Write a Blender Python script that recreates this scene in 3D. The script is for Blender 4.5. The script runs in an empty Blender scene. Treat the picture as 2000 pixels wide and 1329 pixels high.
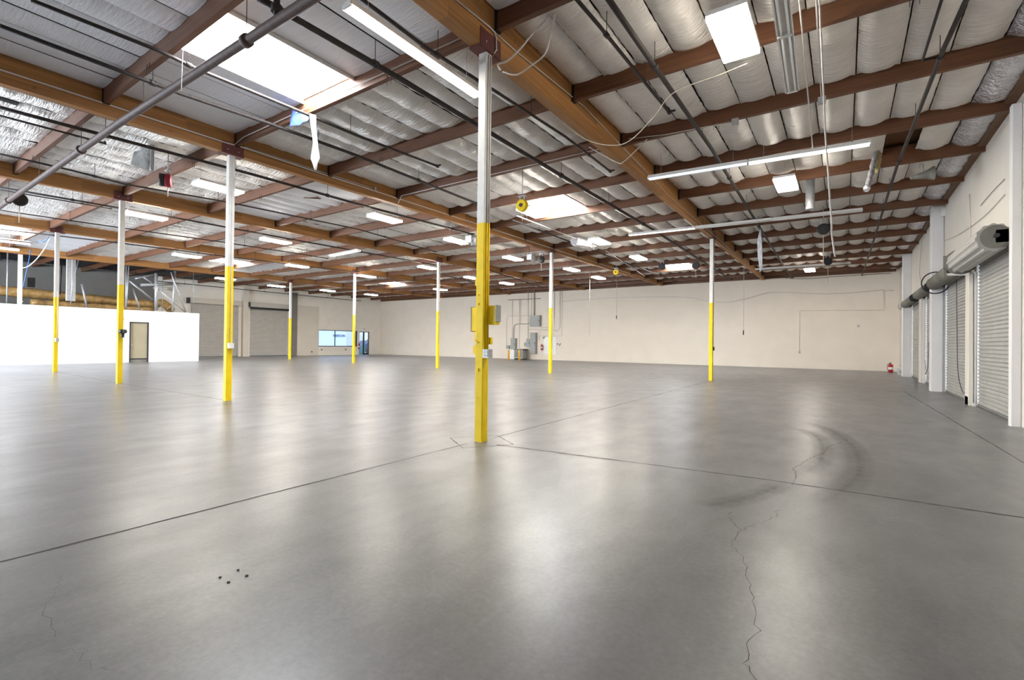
import bpy, bmesh, math, random
from mathutils import Vector, Matrix
random.seed(7)
SC = bpy.context.scene
COL = SC.collection
PI = math.pi

# ---------------------------------------------------------------- camera, world, daylight, exposure
cam_data = bpy.data.cameras.new('camera')
cam = bpy.data.objects.new('camera', cam_data)
COL.objects.link(cam)
cam_data.sensor_width = 36.0
cam_data.lens = 944.8 / 2000 * 36.0
cam_data.clip_start = 0.05
cam_data.clip_end = 400
yaw, pitch, roll = -.6025, .0067, .0114
fw = Vector((math.sin(yaw) * math.cos(pitch), math.cos(yaw) * math.cos(pitch), math.sin(pitch)))
rt = Vector((math.cos(yaw), -math.sin(yaw), 0))
up = rt.cross(fw)
rt, up = rt * math.cos(roll) + up * math.sin(roll), up * math.cos(roll) - rt * math.sin(roll)
m = Matrix((rt, up, -fw)).transposed().to_4x4()
m.translation = Vector((0, 0, 1.4))
cam.matrix_world = m
SC.camera = cam

SC.view_settings.view_transform = 'Standard'
SC.view_settings.look = 'None'
SC.view_settings.gamma = 1
SC.view_settings.exposure = 0.05
SC.view_settings.use_curve_mapping = False

world = bpy.data.worlds.new('world')
SC.world = world
world.use_nodes = True
bg = world.node_tree.nodes['Background']
bg.inputs[0].default_value = (0.72, 0.83, 1.0, 1)
bg.inputs[1].default_value = 2.2

def area_light(name, loc, rot, sx, sy, power, color):
    ld = bpy.data.lights.new(name, 'AREA')
    ld.shape = 'RECTANGLE'
    ld.size = sx
    ld.size_y = sy
    ld.energy = power
    ld.color = color
    lo = bpy.data.objects.new(name, ld)
    COL.objects.link(lo)
    lo.location = loc
    lo.rotation_euler = rot
    return lo
# area lamps as daylight from assumed dock doors, unseen behind the camera
area_light('assumed_door_daylight', (-27.5, -8.9, 2.6), (PI / 2, 0, 0), 9.0, 4.4, 7500, (0.80, 0.89, 1.0))
area_light('assumed_door_daylight', (-13.0, -8.9, 2.4), (PI / 2, 0, 0), 4.0, 4.0, 60, (0.86, 0.92, 1.0))

LAMP = 88.0      # diffuser radiance of the LED high bays
SKY = 46.0       # radiance of the skylight diffusers
TUBE = 45.0

# ---------------------------------------------------------------- materials
def new_mat(name):
    mt = bpy.data.materials.new(name)
    mt.use_nodes = True
    nt = mt.node_tree
    return mt, nt, nt.nodes['Principled BSDF']

def N(nt, kind, **kw):
    n = nt.nodes.new(kind)
    for k, v in kw.items():
        setattr(n, k, v)
    return n

def noise(nt, scale, detail=4, rough=.55, vec=None, stretch=None):
    tc = N(nt, 'ShaderNodeNewGeometry')
    mp = N(nt, 'ShaderNodeMapping')
    nt.links.new(tc.outputs['Position'], mp.inputs['Vector'])
    if stretch:
        mp.inputs['Scale'].default_value = stretch
    nz = N(nt, 'ShaderNodeTexNoise')
    nz.inputs['Scale'].default_value = scale
    nz.inputs['Detail'].default_value = detail
    nz.inputs['Roughness'].default_value = rough
    nt.links.new(mp.outputs[0], nz.inputs['Vector'])
    return nz

def ramp(nt, src, stops):
    r = N(nt, 'ShaderNodeValToRGB')
    els = r.color_ramp.elements
    while len(els) < len(stops):
        els.new(0.5)
    for e, (p, c) in zip(els, stops):
        e.position = p
        e.color = (c[0], c[1], c[2], 1) if hasattr(c, '__len__') else (c, c, c, 1)
    nt.links.new(src, r.inputs[0])
    return r

def bump(nt, src, strength, dist=.02):
    b = N(nt, 'ShaderNodeBump')
    b.inputs['Strength'].default_value = strength
    b.inputs['Distance'].default_value = dist
    nt.links.new(src, b.inputs['Height'])
    return b

def plain(name, color, rough=.6, metal=0, var=.12, vscale=6, bstr=0.0):
    mt, nt, p = new_mat(name)
    nz = noise(nt, vscale)
    lo = tuple(c * (1 - var) for c in color)
    hi = tuple(min(1, c * (1 + var)) for c in color)
    r = ramp(nt, nz.outputs['Fac'], [(.3, lo), (.7, hi)])
    nt.links.new(r.outputs[0], p.inputs['Base Color'])
    p.inputs['Roughness'].default_value = rough
    p.inputs['Metallic'].default_value = metal
    if bstr:
        nt.links.new(bump(nt, nz.outputs['Fac'], bstr).outputs[0], p.inputs['Normal'])
    return mt

def emit(name, color, strength):
    mt, nt, p = new_mat(name)
    p.inputs['Base Color'].default_value = (.9, .9, .9, 1)
    p.inputs['Emission Color'].default_value = (*color, 1)
    p.inputs['Emission Strength'].default_value = strength
    return mt

def concrete():
    mt, nt, p = new_mat('polished_concrete')
    big = noise(nt, .35, 5, .6)
    mid = noise(nt, 2.2, 6, .65, stretch=(1, .5, 1))
    fine = noise(nt, 30, 6, .7)
    r1 = ramp(nt, big.outputs['Fac'], [(.3, (.135, .134, .138)), (.7, (.21, .208, .213))])
    r2 = ramp(nt, mid.outputs['Fac'], [(.30, .58), (.66, 1.0)])
    r3 = ramp(nt, fine.outputs['Fac'], [(.3, .80), (.7, 1.08)])
    m1 = N(nt, 'ShaderNodeMix', data_type='RGBA', blend_type='MULTIPLY')
    m1.inputs[0].default_value = .8
    nt.links.new(r1.outputs[0], m1.inputs[6]); nt.links.new(r2.outputs[0], m1.inputs[7])
    m2 = N(nt, 'ShaderNodeMix', data_type='RGBA', blend_type='MULTIPLY')
    m2.inputs[0].default_value = 1
    nt.links.new(m1.outputs[2], m2.inputs[6]); nt.links.new(r3.outputs[0], m2.inputs[7])
    nt.links.new(m2.outputs[2], p.inputs['Base Color'])
    rr = ramp(nt, mid.outputs['Fac'], [(.3, .34), (.7, .295)])
    nt.links.new(rr.outputs[0], p.inputs['Roughness'])
    p.inputs['Specular IOR Level'].default_value = .5
    bn = noise(nt, 14, 5, .7)
    nt.links.new(bump(nt, bn.outputs['Fac'], .07, .01).outputs[0], p.inputs['Normal'])
    return mt

def foil(name, lo, hi, metal, rough, bstr, stretch=(1.2, 9, 3)):
    mt, nt, p = new_mat(name)
    a = noise(nt, .9, 3)
    r = ramp(nt, a.outputs['Fac'], [(.3, lo), (.7, hi)])
    nt.links.new(r.outputs[0], p.inputs['Base Color'])
    p.inputs['Metallic'].default_value = metal
    p.inputs['Roughness'].default_value = rough
    w = noise(nt, 2.4, 5, .6, stretch=stretch)
    nt.links.new(bump(nt, w.outputs['Fac'], bstr, .09).outputs[0], p.inputs['Normal'])
    return mt

def wood(name, lo, hi, lam=True, axis='y'):
    mt, nt, p = new_mat(name)
    st = (9, .5, 22) if axis == 'y' else (.5, 9, 22)
    g = noise(nt, 1.6, 6, .65, stretch=st)
    r = ramp(nt, g.outputs['Fac'], [(.25, lo), (.72, hi)])
    geo = N(nt, 'ShaderNodeNewGeometry')
    sep = N(nt, 'ShaderNodeSeparateXYZ')
    nt.links.new(geo.outputs['Position'], sep.inputs[0])
    out = r.outputs[0]
    if lam:
        mu = N(nt, 'ShaderNodeMath', operation='MULTIPLY'); mu.inputs[1].default_value = 1 / .085
        nt.links.new(sep.outputs['Z'], mu.inputs[0])
        fl = N(nt, 'ShaderNodeMath', operation='FLOOR'); nt.links.new(mu.outputs[0], fl.inputs[0])
        my = N(nt, 'ShaderNodeMath', operation='MULTIPLY'); my.inputs[1].default_value = .22
        nt.links.new(sep.outputs['Y' if axis == 'y' else 'X'], my.inputs[0])
        fy = N(nt, 'ShaderNodeMath', operation='FLOOR'); nt.links.new(my.outputs[0], fy.inputs[0])
        cb = N(nt, 'ShaderNodeCombineXYZ')
        nt.links.new(fl.outputs[0], cb.inputs[0]); nt.links.new(fy.outputs[0], cb.inputs[1])
        wn = N(nt, 'ShaderNodeTexWhiteNoise', noise_dimensions='3D'); nt.links.new(cb.outputs[0], wn.inputs['Vector'])
        rl = ramp(nt, wn.outputs['Value'], [(0, .74), (1, 1.15)])
        mx = N(nt, 'ShaderNodeMix', data_type='RGBA', blend_type='MULTIPLY'); mx.inputs[0].default_value = 1
        nt.links.new(out, mx.inputs[6]); nt.links.new(rl.outputs[0], mx.inputs[7])
        out = mx.outputs[2]
    kn = N(nt, 'ShaderNodeTexVoronoi'); kn.inputs['Scale'].default_value = 2.6
    nt.links.new(geo.outputs['Position'], kn.inputs['Vector'])
    rk = ramp(nt, kn.outputs['Distance'], [(.03, .45), (.075, 1.0)])
    mk = N(nt, 'ShaderNodeMix', data_type='RGBA', blend_type='MULTIPLY'); mk.inputs[0].default_value = .8
    nt.links.new(out, mk.inputs[6]); nt.links.new(rk.outputs[0], mk.inputs[7])
    nt.links.new(mk.outputs[2], p.inputs['Base Color'])
    p.inputs['Roughness'].default_value = .6
    return mt

def glass_mat():
    mt, nt, p = new_mat('window_glass')
    for n in list(nt.nodes):
        if n.type == 'BSDF_PRINCIPLED':
            nt.nodes.remove(n)
    o = [n for n in nt.nodes if n.type == 'OUTPUT_MATERIAL'][0]
    t = N(nt, 'ShaderNodeBsdfTransparent'); t.inputs[0].default_value = (.90, .95, 1.0, 1)
    g = N(nt, 'ShaderNodeBsdfGlossy'); g.inputs['Roughness'].default_value = .02
    mx = N(nt, 'ShaderNodeMixShader'); mx.inputs[0].default_value = .06
    nt.links.new(t.outputs[0], mx.inputs[1]); nt.links.new(g.outputs[0], mx.inputs[2])
    nt.links.new(mx.outputs[0], o.inputs['Surface'])
    return mt

def film_mat(name, col, alpha):
    mt, nt, p = new_mat(name)
    p.inputs['Base Color'].default_value = (*col, 1)
    p.inputs['Roughness'].default_value = .35
    nz = noise(nt, 7, 4)
    r = ramp(nt, nz.outputs['Fac'], [(.35, alpha * .7), (.7, min(1, alpha * 1.2))])
    nt.links.new(r.outputs[0], p.inputs['Alpha'])
    return mt

def tread_mat():
    mt, nt, p = new_mat('tyre_rubber_mark')
    p.inputs['Base Color'].default_value = (.045, .04, .036, 1)
    p.inputs['Roughness'].default_value = .55
    a = noise(nt, 5, 5, .7)
    b = noise(nt, 60, 3, .7)
    ra = ramp(nt, a.outputs['Fac'], [(.3, 0.25), (.7, .62)])
    rb = ramp(nt, b.outputs['Fac'], [(.4, .5), (.6, 1.0)])
    mm = N(nt, 'ShaderNodeMath', operation='MULTIPLY')
    nt.links.new(ra.outputs[0], mm.inputs[0]); nt.links.new(rb.outputs[0], mm.inputs[1])
    at_ = N(nt, 'ShaderNodeAttribute'); at_.attribute_name = 'edge'
    m3 = N(nt, 'ShaderNodeMath', operation='MULTIPLY')
    nt.links.new(mm.outputs[0], m3.inputs[0]); nt.links.new(at_.outputs['Fac'], m3.inputs[1])
    nt.links.new(m3.outputs[0], p.inputs['Alpha'])
    return mt

M = {}
M['concrete'] = concrete()
M['beige'] = plain('lamp_warmed_white_concrete', (.77, .69, .585), .75, 0, .03, 1.0)  # white wall; the warm cast of the lamps is put into this colour
M['wall_far'] = plain('light_lifted_white_concrete', (.90, .86, .79), .75, 0, .03, 1.2)  # left wall lightened in colour to stand in for brighter light there
M['wall'] = plain('white_painted_concrete', (.70, .655, .585), .75, 0, .035, 1.2)
M['partition'] = plain('white_painted_drywall', (.86, .86, .86), .7, 0, .015, 1.5)
M['wall_dim'] = plain('dim_grey_wall', (.20, .19, .175), .8, 0, .08, 1.0)  # shade of the upper left wall is put into this grey
M['pilaster'] = plain('white_painted_pilaster', (.76, .74, .72), .7, 0, .03, 2)
M['glulam'] = wood('laminated_fir', (.27, .115, .030), (.50, .24, .075))
M['purlin'] = wood('red_brown_fir', (.085, .034, .015), (.185, .074, .032), lam=False, axis='x')
M['ply'] = wood('dark_plywood', (.10, .045, .02), (.17, .08, .035), lam=False, axis='x')
M['foil'] = foil('wrinkled_silver_foil', (.76, .72, .67), (.95, .91, .86), .32, .36, 1.0)
M['foil_flat'] = foil('flat_grey_vinyl_facing', (.74, .74, .76), (.85, .85, .87), .1, .45, .3)
M['foil_shiny'] = foil('crumpled_shiny_foil', (.6, .6, .64), (.9, .9, .95), .95, .22, 1.0, (5, 5, 5))
M['foil_dark'] = plain('shaded_black_facing', (.045, .045, .048), .7, 0, .3, 3)  # dark facing; the unlit far-left bay's shade is put into its colour
M['foil_dirty'] = foil('torn_dull_foil', (.07, .07, .06), (.20, .20, .18), .3, .5, .8, (4, 4, 4))
M['pipe'] = plain('dark_sprinkler_pipe', (.04, .031, .028), .65, .1, .25, 12)
M['pipe_red'] = plain('brown_main_pipe', (.10, .068, .060), .65, .1, .25, 8)
M['white_steel'] = plain('white_painted_steel', (.78, .76, .73), .45, 0, .06, 8)
M['yellow'] = plain('safety_yellow_paint', (.95, .66, .0), .62, 0, .07, 5)
M['bracket'] = plain('oxide_red_bracket', (.13, .035, .03), .6, 0, .2, 8)
M['galv'] = plain('galvanized_steel', (.46, .47, .48), .45, .5, .12, 10)
M['conduit'] = plain('pale_conduit', (.58, .55, .51), .5, .25, .08, 9)
M['slat'] = plain('ribbed_shutter_steel', (.44, .43, .40), .5, .25, .08, 3)
M['slat_far'] = plain('grey_shutter_steel', (.50, .49, .47), .5, .1, .05, 3)
M['drum'] = plain('grey_shutter_barrel', (.17, .165, .14), .6, .1, .15, 3)
M['white_plastic'] = plain('white_plastic', (.82, .81, .78), .4, 0, .03, 9)
M['grey_box'] = plain('grey_enclosure_paint', (.33, .34, .32), .5, .1, .06, 8)
M['black'] = plain('black_plastic', (.012, .012, .014), .45, 0, .2, 9)
M['dark'] = plain('dark_void', (.02, .018, .016), .9, 0, .2, 4)
M['frame'] = plain('dark_bronze_frame', (.035, .032, .034), .45, .3, .1, 9)
M['orange'] = plain('orange_bollard_paint', (.85, .42, .02), .5, 0, .06, 8)
M['red'] = plain('red_enamel', (.42, .012, .015), .35, 0, .1, 8)
M['red_dark'] = plain('crimson_reel_shell', (.28, .015, .03), .4, 0, .1, 8)
M['tan'] = plain('tan_door_panel', (.34, .29, .19), .5, 0, .06, 1.2)
M['duct'] = plain('amber_duct_wrap', (.36, .22, .08), .45, .2, .4, 5, .6)
M['blue'] = plain('blue_cable', (.03, .14, .42), .4)
M['blue_film'] = film_mat('blue_plastic_film', (.12, .22, .62), .9)
M['white_film'] = film_mat('clear_white_plastic_film', (.86, .88, .92), .75)
M['cord'] = plain('pale_cord', (.66, .58, .46), .6)
M['teal'] = plain('teal_bin', (.08, .28, .30), .5)
M['bluecar'] = plain('dark_blue_paint', (.03, .045, .11), .3)
M['ext_white'] = plain('sunlit_white_stucco', (.75, .78, .82), .8, 0, .02, 1)
M['ext_blue'] = plain('pale_blue_cladding', (.62, .74, .93), .8, 0, .02, 1)
M['asphalt'] = plain('asphalt', (.32, .33, .35), .85, 0, .1, 3)
M['sign'] = plain('steel_blue_letters', (.10, .17, .28), .6)
M['joint'] = plain('dark_joint_filler', (.045, .04, .036), .85, 0, .3, 20)
M['crack'] = plain('hairline_crack', (.07, .055, .045), .9, 0, .3, 20)
M['tread'] = tread_mat()
M['fibre'] = plain('yellow_glass_fibre', (.55, .45, .20), .9, 0, .2, 30)
M['lamp'] = emit('lit_led_panel', (1.0, .93, .82), LAMP)
M['tube_warm'] = emit('lit_fluorescent_tube', (1.0, .95, .84), TUBE)
M['tube_cool'] = emit('lit_cool_tube', (.66, .78, 1.0), 1.6)
M['tube_dim'] = emit('weak_warm_tube', (1.0, .93, .82), 5.0)
M['skylight'] = emit('daylit_acrylic', (.93, .96, 1.0), SKY)
M['glass'] = glass_mat()

# ---------------------------------------------------------------- mesh helpers
class MB:
    def __init__(self):
        self.bm = bmesh.new()
    def box(self, x0, y0, z0, x1, y1, z1, bevel=0):
        vs = [self.bm.verts.new((x, y, z)) for x in (x0, x1) for y in (y0, y1) for z in (z0, z1)]
        for f in ((0, 1, 3, 2), (4, 6, 7, 5), (0, 4, 5, 1), (2, 3, 7, 6), (0, 2, 6, 4), (1, 5, 7, 3)):
            self.bm.faces.new([vs[i] for i in f])
        return self
    def bbox(self, x0, y0, z0, x1, y1, z1, b=.01):
        # box with chamfered vertical edges
        pts = [(x0 + b, y0), (x1 - b, y0), (x1, y0 + b), (x1, y1 - b), (x1 - b, y1), (x0 + b, y1), (x0, y1 - b), (x0, y0 + b)]
        lo = [self.bm.verts.new((x, y, z0)) for x, y in pts]
        hi = [self.bm.verts.new((x, y, z1)) for x, y in pts]
        n = len(pts)
        for i in range(n):
            self.bm.faces.new((lo[i], lo[(i + 1) % n], hi[(i + 1) % n], hi[i]))
        self.bm.faces.new(lo[::-1]); self.bm.faces.new(hi)
        return self
    def beam(self, a, b, w, h):
        # rectangular bar from a to b, width w (horizontal), height h
        a = Vector(a); b = Vector(b); d = (b - a).normalized()
        s = d.cross(Vector((0, 0, 1)))
        if s.length < 1e-4:
            s = Vector((1, 0, 0))
        s.normalize(); u = s.cross(d)
        vs = []
        for p in (a, b):
            for i, j in ((-1, -1), (1, -1), (1, 1), (-1, 1)):
                vs.append(self.bm.verts.new(p + s * (i * w / 2) + u * (j * h / 2)))
        for i in range(4):
            self.bm.faces.new((vs[i], vs[(i + 1) % 4], vs[4 + (i + 1) % 4], vs[4 + i]))
        self.bm.faces.new(vs[3::-1]); self.bm.faces.new(vs[4:])
        return self
    def tube(self, pts, r, seg=8, smooth=True):
        pts = [Vector(p) for p in pts]
        rs = r if hasattr(r, '__len__') else [r] * len(pts)
        rings = []
        n0 = None
        for i, p in enumerate(pts):
            d = (pts[min(i + 1, len(pts) - 1)] - pts[max(i - 1, 0)])
            if d.length < 1e-9: d = Vector((0, 0, 1))
            d.normalize()
            if n0 is None:
                n0 = d.orthogonal().normalized()
            n0 = (n0 - d * n0.dot(d))
            if n0.length < 1e-5: n0 = d.orthogonal()
            n0.normalize()
            b = d.cross(n0)
            rings.append([self.bm.verts.new(p + (n0 * math.cos(2 * PI * k / seg) + b * math.sin(2 * PI * k / seg)) * rs[i]) for k in range(seg)])
        for a, b in zip(rings, rings[1:]):
            for k in range(seg):
                f = self.bm.faces.new((a[k], a[(k + 1) % seg], b[(k + 1) % seg], b[k])); f.smooth = smooth
        self.bm.faces.new(rings[0][::-1]); self.bm.faces.new(rings[-1])
        return self
    def ribbon(self, pts, w, z, jag=0):
        # flat strip on the floor following pts (x, y)
        pts = [Vector((p[0], p[1])) for p in pts]
        prev = None
        for i, p in enumerate(pts):
            d = pts[min(i + 1, len(pts) - 1)] - pts[max(i - 1, 0)]
            d.normalize(); s = Vector((-d.y, d.x))
            ww = (w[i] if hasattr(w, '__len__') else w) * (1 + (random.uniform(-jag, jag) if jag else 0))
            a = self.bm.verts.new((p.x + s.x * ww / 2, p.y + s.y * ww / 2, z)); b = self.bm.verts.new((p.x - s.x * ww / 2, p.y - s.y * ww / 2, z))
            if prev: self.bm.faces.new((prev[0], prev[1], b, a))
            prev = (a, b)
        return self
    def poly_extrude(self, pts, vec):
        v0 = [self.bm.verts.new(p) for p in pts]; v1 = [self.bm.verts.new(Vector(p) + Vector(vec)) for p in pts]
        n = len(pts)
        for i in range(n):
            self.bm.faces.new((v0[i], v0[(i + 1) % n], v1[(i + 1) % n], v1[i]))
        self.bm.faces.new(v0[::-1]); self.bm.faces.new(v1)
        return self
    def build(self, name, mat, parent=None, keep=None):
        bm = self.bm
        bmesh.ops.recalc_face_normals(bm, faces=bm.faces) if keep is None else None
        me = bpy.data.meshes.new(name)
        if parent is not None:
            off = world_loc(parent)
            bmesh.ops.translate(bm, verts=bm.verts, vec=-off)
        bm.to_mesh(me); bm.free()
        me.materials.append(M[mat])
        o = bpy.data.objects.new(name, me)
        COL.objects.link(o)
        if parent is not None: o.parent = parent
        return o

def world_loc(o):
    v = Vector(o.location)
    while o.parent:
        o = o.parent; v = v + Vector(o.location)
    return v

def tag(o, label, cat, group=None, kind=None):
    o['label'] = label; o['category'] = cat
    if group: o['group'] = group
    if kind: o['kind'] = kind
    return o

def thing(name, label, cat, loc, group=None):
    o = bpy.data.objects.new(name, None)
    o.empty_display_size = .1
    COL.objects.link(o); o.location = loc
    return tag(o, label, cat, group)

def struct_root(name, loc=(0, 0, 0)):
    o = bpy.data.objects.new(name, None); COL.objects.link(o); o.location = loc
    o['kind'] = 'structure'
    return o

def struct(mb, name, mat):
    o = mb.build(name, mat); o['kind'] = 'structure'
    return o

def copy_tree(o, parent=None):
    c = o.copy(); COL.objects.link(c)
    if parent: c.parent = parent
    for ch in list(o.children): copy_tree(ch, c)
    return c

def lerp(a, b, t): return a + (b - a) * t

def smooth_path(pts, n=6):
    # Catmull-Rom through the points
    P = [Vector(p) for p in pts]; P = [P[0]] + P + [P[-1]]
    out = []
    for i in range(1, len(P) - 2):
        for k in range(n):
            t = k / n
            out.append(.5 * ((2 * P[i]) + (-P[i - 1] + P[i + 1]) * t + (2 * P[i - 1] - 5 * P[i] + 4 * P[i + 1] - P[i + 2]) * t * t + (-P[i - 1] + 3 * P[i] - 3 * P[i + 1] + P[i + 2]) * t ** 3))
    out.append(P[-2])
    return out

ORD = ['first', 'second', 'third', 'fourth', 'fifth', 'sixth', 'seventh', 'eighth', 'ninth', 'tenth', 'eleventh', 'twelfth', 'thirteenth', 'fourteenth', 'fifteenth', 'sixteenth', 'seventeenth']

# ---------------------------------------------------------------- dimensions
XR, XL, YF, YN = 2.62, -42.5, 36.0, -9.0
ZD = 6.45                                  # roof deck
GIRD = [                                   # beam lines through the posts: (x, y, bottom z) near and far
    ((-4.26, 5.44, 5.55), (-4.38, 20.35, 5.67)),
    ((-11.75, 5.50, 5.70), (-11.50, 19.95, 5.75)),
    ((-18.80, 5.55, 5.78), (-18.25, 19.40, 5.80)),
    ((-26.95, 5.80, 5.80), (-26.05, 19.90, 5.80)),
    ((-35.40, 6.20, 5.76), (-34.35, 20.50, 5.80)),
]
def gird(i, y):
    a, b = GIRD[i]; t = (y - a[1]) / (b[1] - a[1])
    return lerp(a[0], b[0], t), lerp(a[2], b[2], t)
GW = .17
PY = [-6.6, -4.15, -1.7, .75, 3.17, 5.58, 8.0, 10.4, 12.8, 15.15, 17.55, 19.98, 22.4, 24.8, 27.2, 29.7, 32.1, 34.6]

# ---------------------------------------------------------------- floor, walls
struct(MB().box(XL - .2, YN - .2, -.2, XR + .2, YF + .2, 0), 'floor', 'concrete')
struct(MB().box(XL - .2, YF, 0, XR + .2, YF + .2, ZD), 'wall_back', 'beige')
nw = MB()
for a, b in ((XL - .2, -32.0), (-23.0, -15.0), (-11.0, XR + .2)):
    nw.box(a, YN - .2, 0, b, YN, ZD)
nw.box(-32.0, YN - .2, 4.8, -23.0, YN, ZD); nw.box(-15.0, YN - .2, 4.4, -11.0, YN, ZD)
struct(nw, 'wall_front', 'wall')

# openings in the long right wall (y0, y1, top)
RD = [(12.60, 16.05, 3.45), (16.75, 20.52, 3.40), (21.5, 25.10, 3.42), (26.1, 29.85, 3.42)]
wr = MB(); y = YN
for a, b, h in RD:
    wr.box(XR, y, 0, XR + .2, a, ZD); wr.box(XR, a, h, XR + .2, b, ZD); y = b
wr.box(XR, y, 0, XR + .2, YF, ZD)
struct(wr, 'wall_right', 'wall')

# left wall openings
LD = [(16.937, 20.719, 4.35), (21.577, 25.176, 4.35)]
WY0, WY1 = 28.314, 32.908
WZ0, WZ1 = 0.88, 2.50
DY0, DY1 = 33.137, 34.447
wl = MB()
wl.box(XL - .2, YN, 0, XL, LD[0][0], ZD)
wl.box(XL - .2, LD[0][0], LD[0][2], XL, LD[0][1], ZD)
wl.box(XL - .2, LD[0][1], 0, XL, LD[1][0], ZD)
wl.box(XL - .2, LD[1][0], LD[1][2], XL, LD[1][1], ZD)
wl.box(XL - .2, LD[1][1], 0, XL, WY0, ZD)
wl.box(XL - .2, WY0, 0, XL, WY1, WZ0)
wl.box(XL - .2, WY0, WZ1, XL, WY1, ZD)
wl.box(XL - .2, WY1, 0, XL, DY0, ZD)
wl.box(XL - .2, DY0, 2.47, XL, DY1, ZD)
wl.box(XL - .2, DY1, 0, XL, YF, ZD)
struct(wl, 'wall_left', 'wall_far')
# ---------------------------------------------------------------- roof deck with skylight holes
SKL = [(-8.9, -7.36, 5), (-8.9, -7.36, 9), (-9.0, -7.4, 15), (-31.3, -29.7, 5), (-31.3, -29.7, 9), (-31.0, -29.2, 14)]   # x0, x1, index of the purlin beyond it
deck = MB()
xs = sorted({XL - .2, XR + .2, -8.95, -7.35, -31.3, -29.2})
deck.box(XL - .2, YN - .2, ZD, XR + .2, YF + .2, ZD + .1)
struct(deck, 'ceiling', 'ply')

# ---------------------------------------------------------------- glulam beams and purlins
bay_words = ['right of the nearest beam line', 'between beam lines one and two',
             'between beam lines two and three', 'between beam lines three and four',
             'between beam lines four and five', 'beyond the fifth beam line']
gl_labels = ['long honey-brown laminated beam nearest the shutter wall, on the closest yellow post',
             'long honey-brown laminated beam, second line from the shutter wall, thin white conduit along it',
             'long honey-brown laminated beam, third line from the shutter wall',
             'long honey-brown laminated beam, fourth line, its near end just above a skylight strip',
             'long orange-brown laminated beam, fifth and furthest line, over the white partition']
for i in range(5):
    xa, za = gird(i, YN + .02); xb, zb = gird(i, YF - .02)
    mb = MB(); ztop = 6.4
    vs = []
    for (x, y, z) in ((xa, YN + .02, za), (xb, YF - .02, zb)):
        for sx, zz in ((-1, z), (1, z), (1, ztop), (-1, ztop)):
            vs.append(mb.bm.verts.new((x + sx * GW / 2, y, zz)))
    for k in range(4): mb.bm.faces.new((vs[k], vs[(k + 1) % 4], vs[4 + (k + 1) % 4], vs[4 + k]))
    mb.bm.faces.new(vs[3::-1]); mb.bm.faces.new(vs[4:])
    g = mb.build('roof_beam', 'glulam')
    tag(g, gl_labels[i], 'beam', 'laminated beam lines under the roof')

def bay_x(b, y):
    hi = XR if b == 0 else gird(b - 1, y)[0] - GW / 2
    lo = XL if b == 5 else gird(b, y)[0] + GW / 2
    return lo, hi
PB = 5.90
for b in range(6):
    n = 0
    for k, y in enumerate(PY):
        if y < .5 and not (b >= 1 and y > 0): continue
        lo, hi = bay_x(b, y)
        t = MB().box(lo + (.024 if b < 5 else .004), y - .045, PB, hi - (.024 if b > 0 else .004), y + .045, 6.35).build('purlin', 'purlin')
        tag(t, 'red-brown timber purlin, %s from the front, %s' % (ORD[n], bay_words[b]), 'purlin', 'purlins ' + bay_words[b])
        # saddle hangers at both ends and hooks left under it
        if b < 5 or True:
            for xx in ((lo + .03) if b < 5 else None, (hi - .03) if b > 0 else None):
                if xx is None: continue
                MB().box(xx - .025, y - .055, PB - .012, xx + .025, y + .055, 6.2).build('joist_hanger', 'black', t)
        for q in range(1 if k < 12 else 0):
            hx = lerp(lo, hi, random.choice((.3, .52, .72)))
            for s in (-.05, .05):
                MB().tube([(hx + s, y - .05, PB + .05), (hx + s, y - .052, PB - .13)], .004, 5).build('wire_hook', 'black', t)
        n += 1

# ---------------------------------------------------------------- insulation blankets stapled between purlins
ins = struct_root('ceiling', (0, 0, 0))
FZ = 6.18
def blanket(x0, x1, y0, y1, flat, mat=None, big=False, skipx=None, mild=False):
    w = x1 - x0
    if w < .1: return
    n = max(1, round(w / .61)); sw = w / n
    mb = MB(); bm = mb.bm
    NS, NT = 9, 22
    for s in range(n):
        xa = x0 + s * sw
        if skipx and skipx[0] < xa + sw / 2 < skipx[1]: continue
        sag = random.uniform(.012, .03) if flat else random.uniform(.10, .17)
        if mild: sag = random.uniform(.05, .09)
        if big: sag = random.uniform(.16, .24)
        z0 = FZ + random.uniform(-.01, .01) + (.0 if flat else .02)
        ph = random.uniform(0, 6)
        rows = []; wr = [random.uniform(-.016, .016) for _ in range(NT + 1)]
        for j in range(NT + 1):
            v = j / NT
            row = []
            for i in range(NS + 1):
                u = i / NS
                prof = (1 - abs(2 * u - 1) ** 2.6)
                end = (1 - abs(2 * v - 1) ** 10) * .75 + .25 if not flat else 1
                zz = z0 - sag * prof * end
                if not flat:
                    ed = abs(2 * u - 1)
                    zz += (.010 * math.sin(v * 23 + ph + 2 * u) + wr[j] * (.3 + ed) + random.uniform(-.004, .004)) * (prof if not big else 1)
                    if i in (0, NS): zz += random.uniform(-.03, .004)
                row.append(bm.verts.new((xa + .009 + (sw - .018) * u, y0 + (y1 - y0) * v, zz)))
            rows.append(row)
        for j in range(NT):
            for i in range(NS):
                f = bm.faces.new((rows[j][i], rows[j][i + 1], rows[j + 1][i + 1], rows[j + 1][i])); f.smooth = True
    mb.build('insulation_blanket', mat or ('foil_flat' if flat else 'foil'), ins, keep=True)

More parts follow.
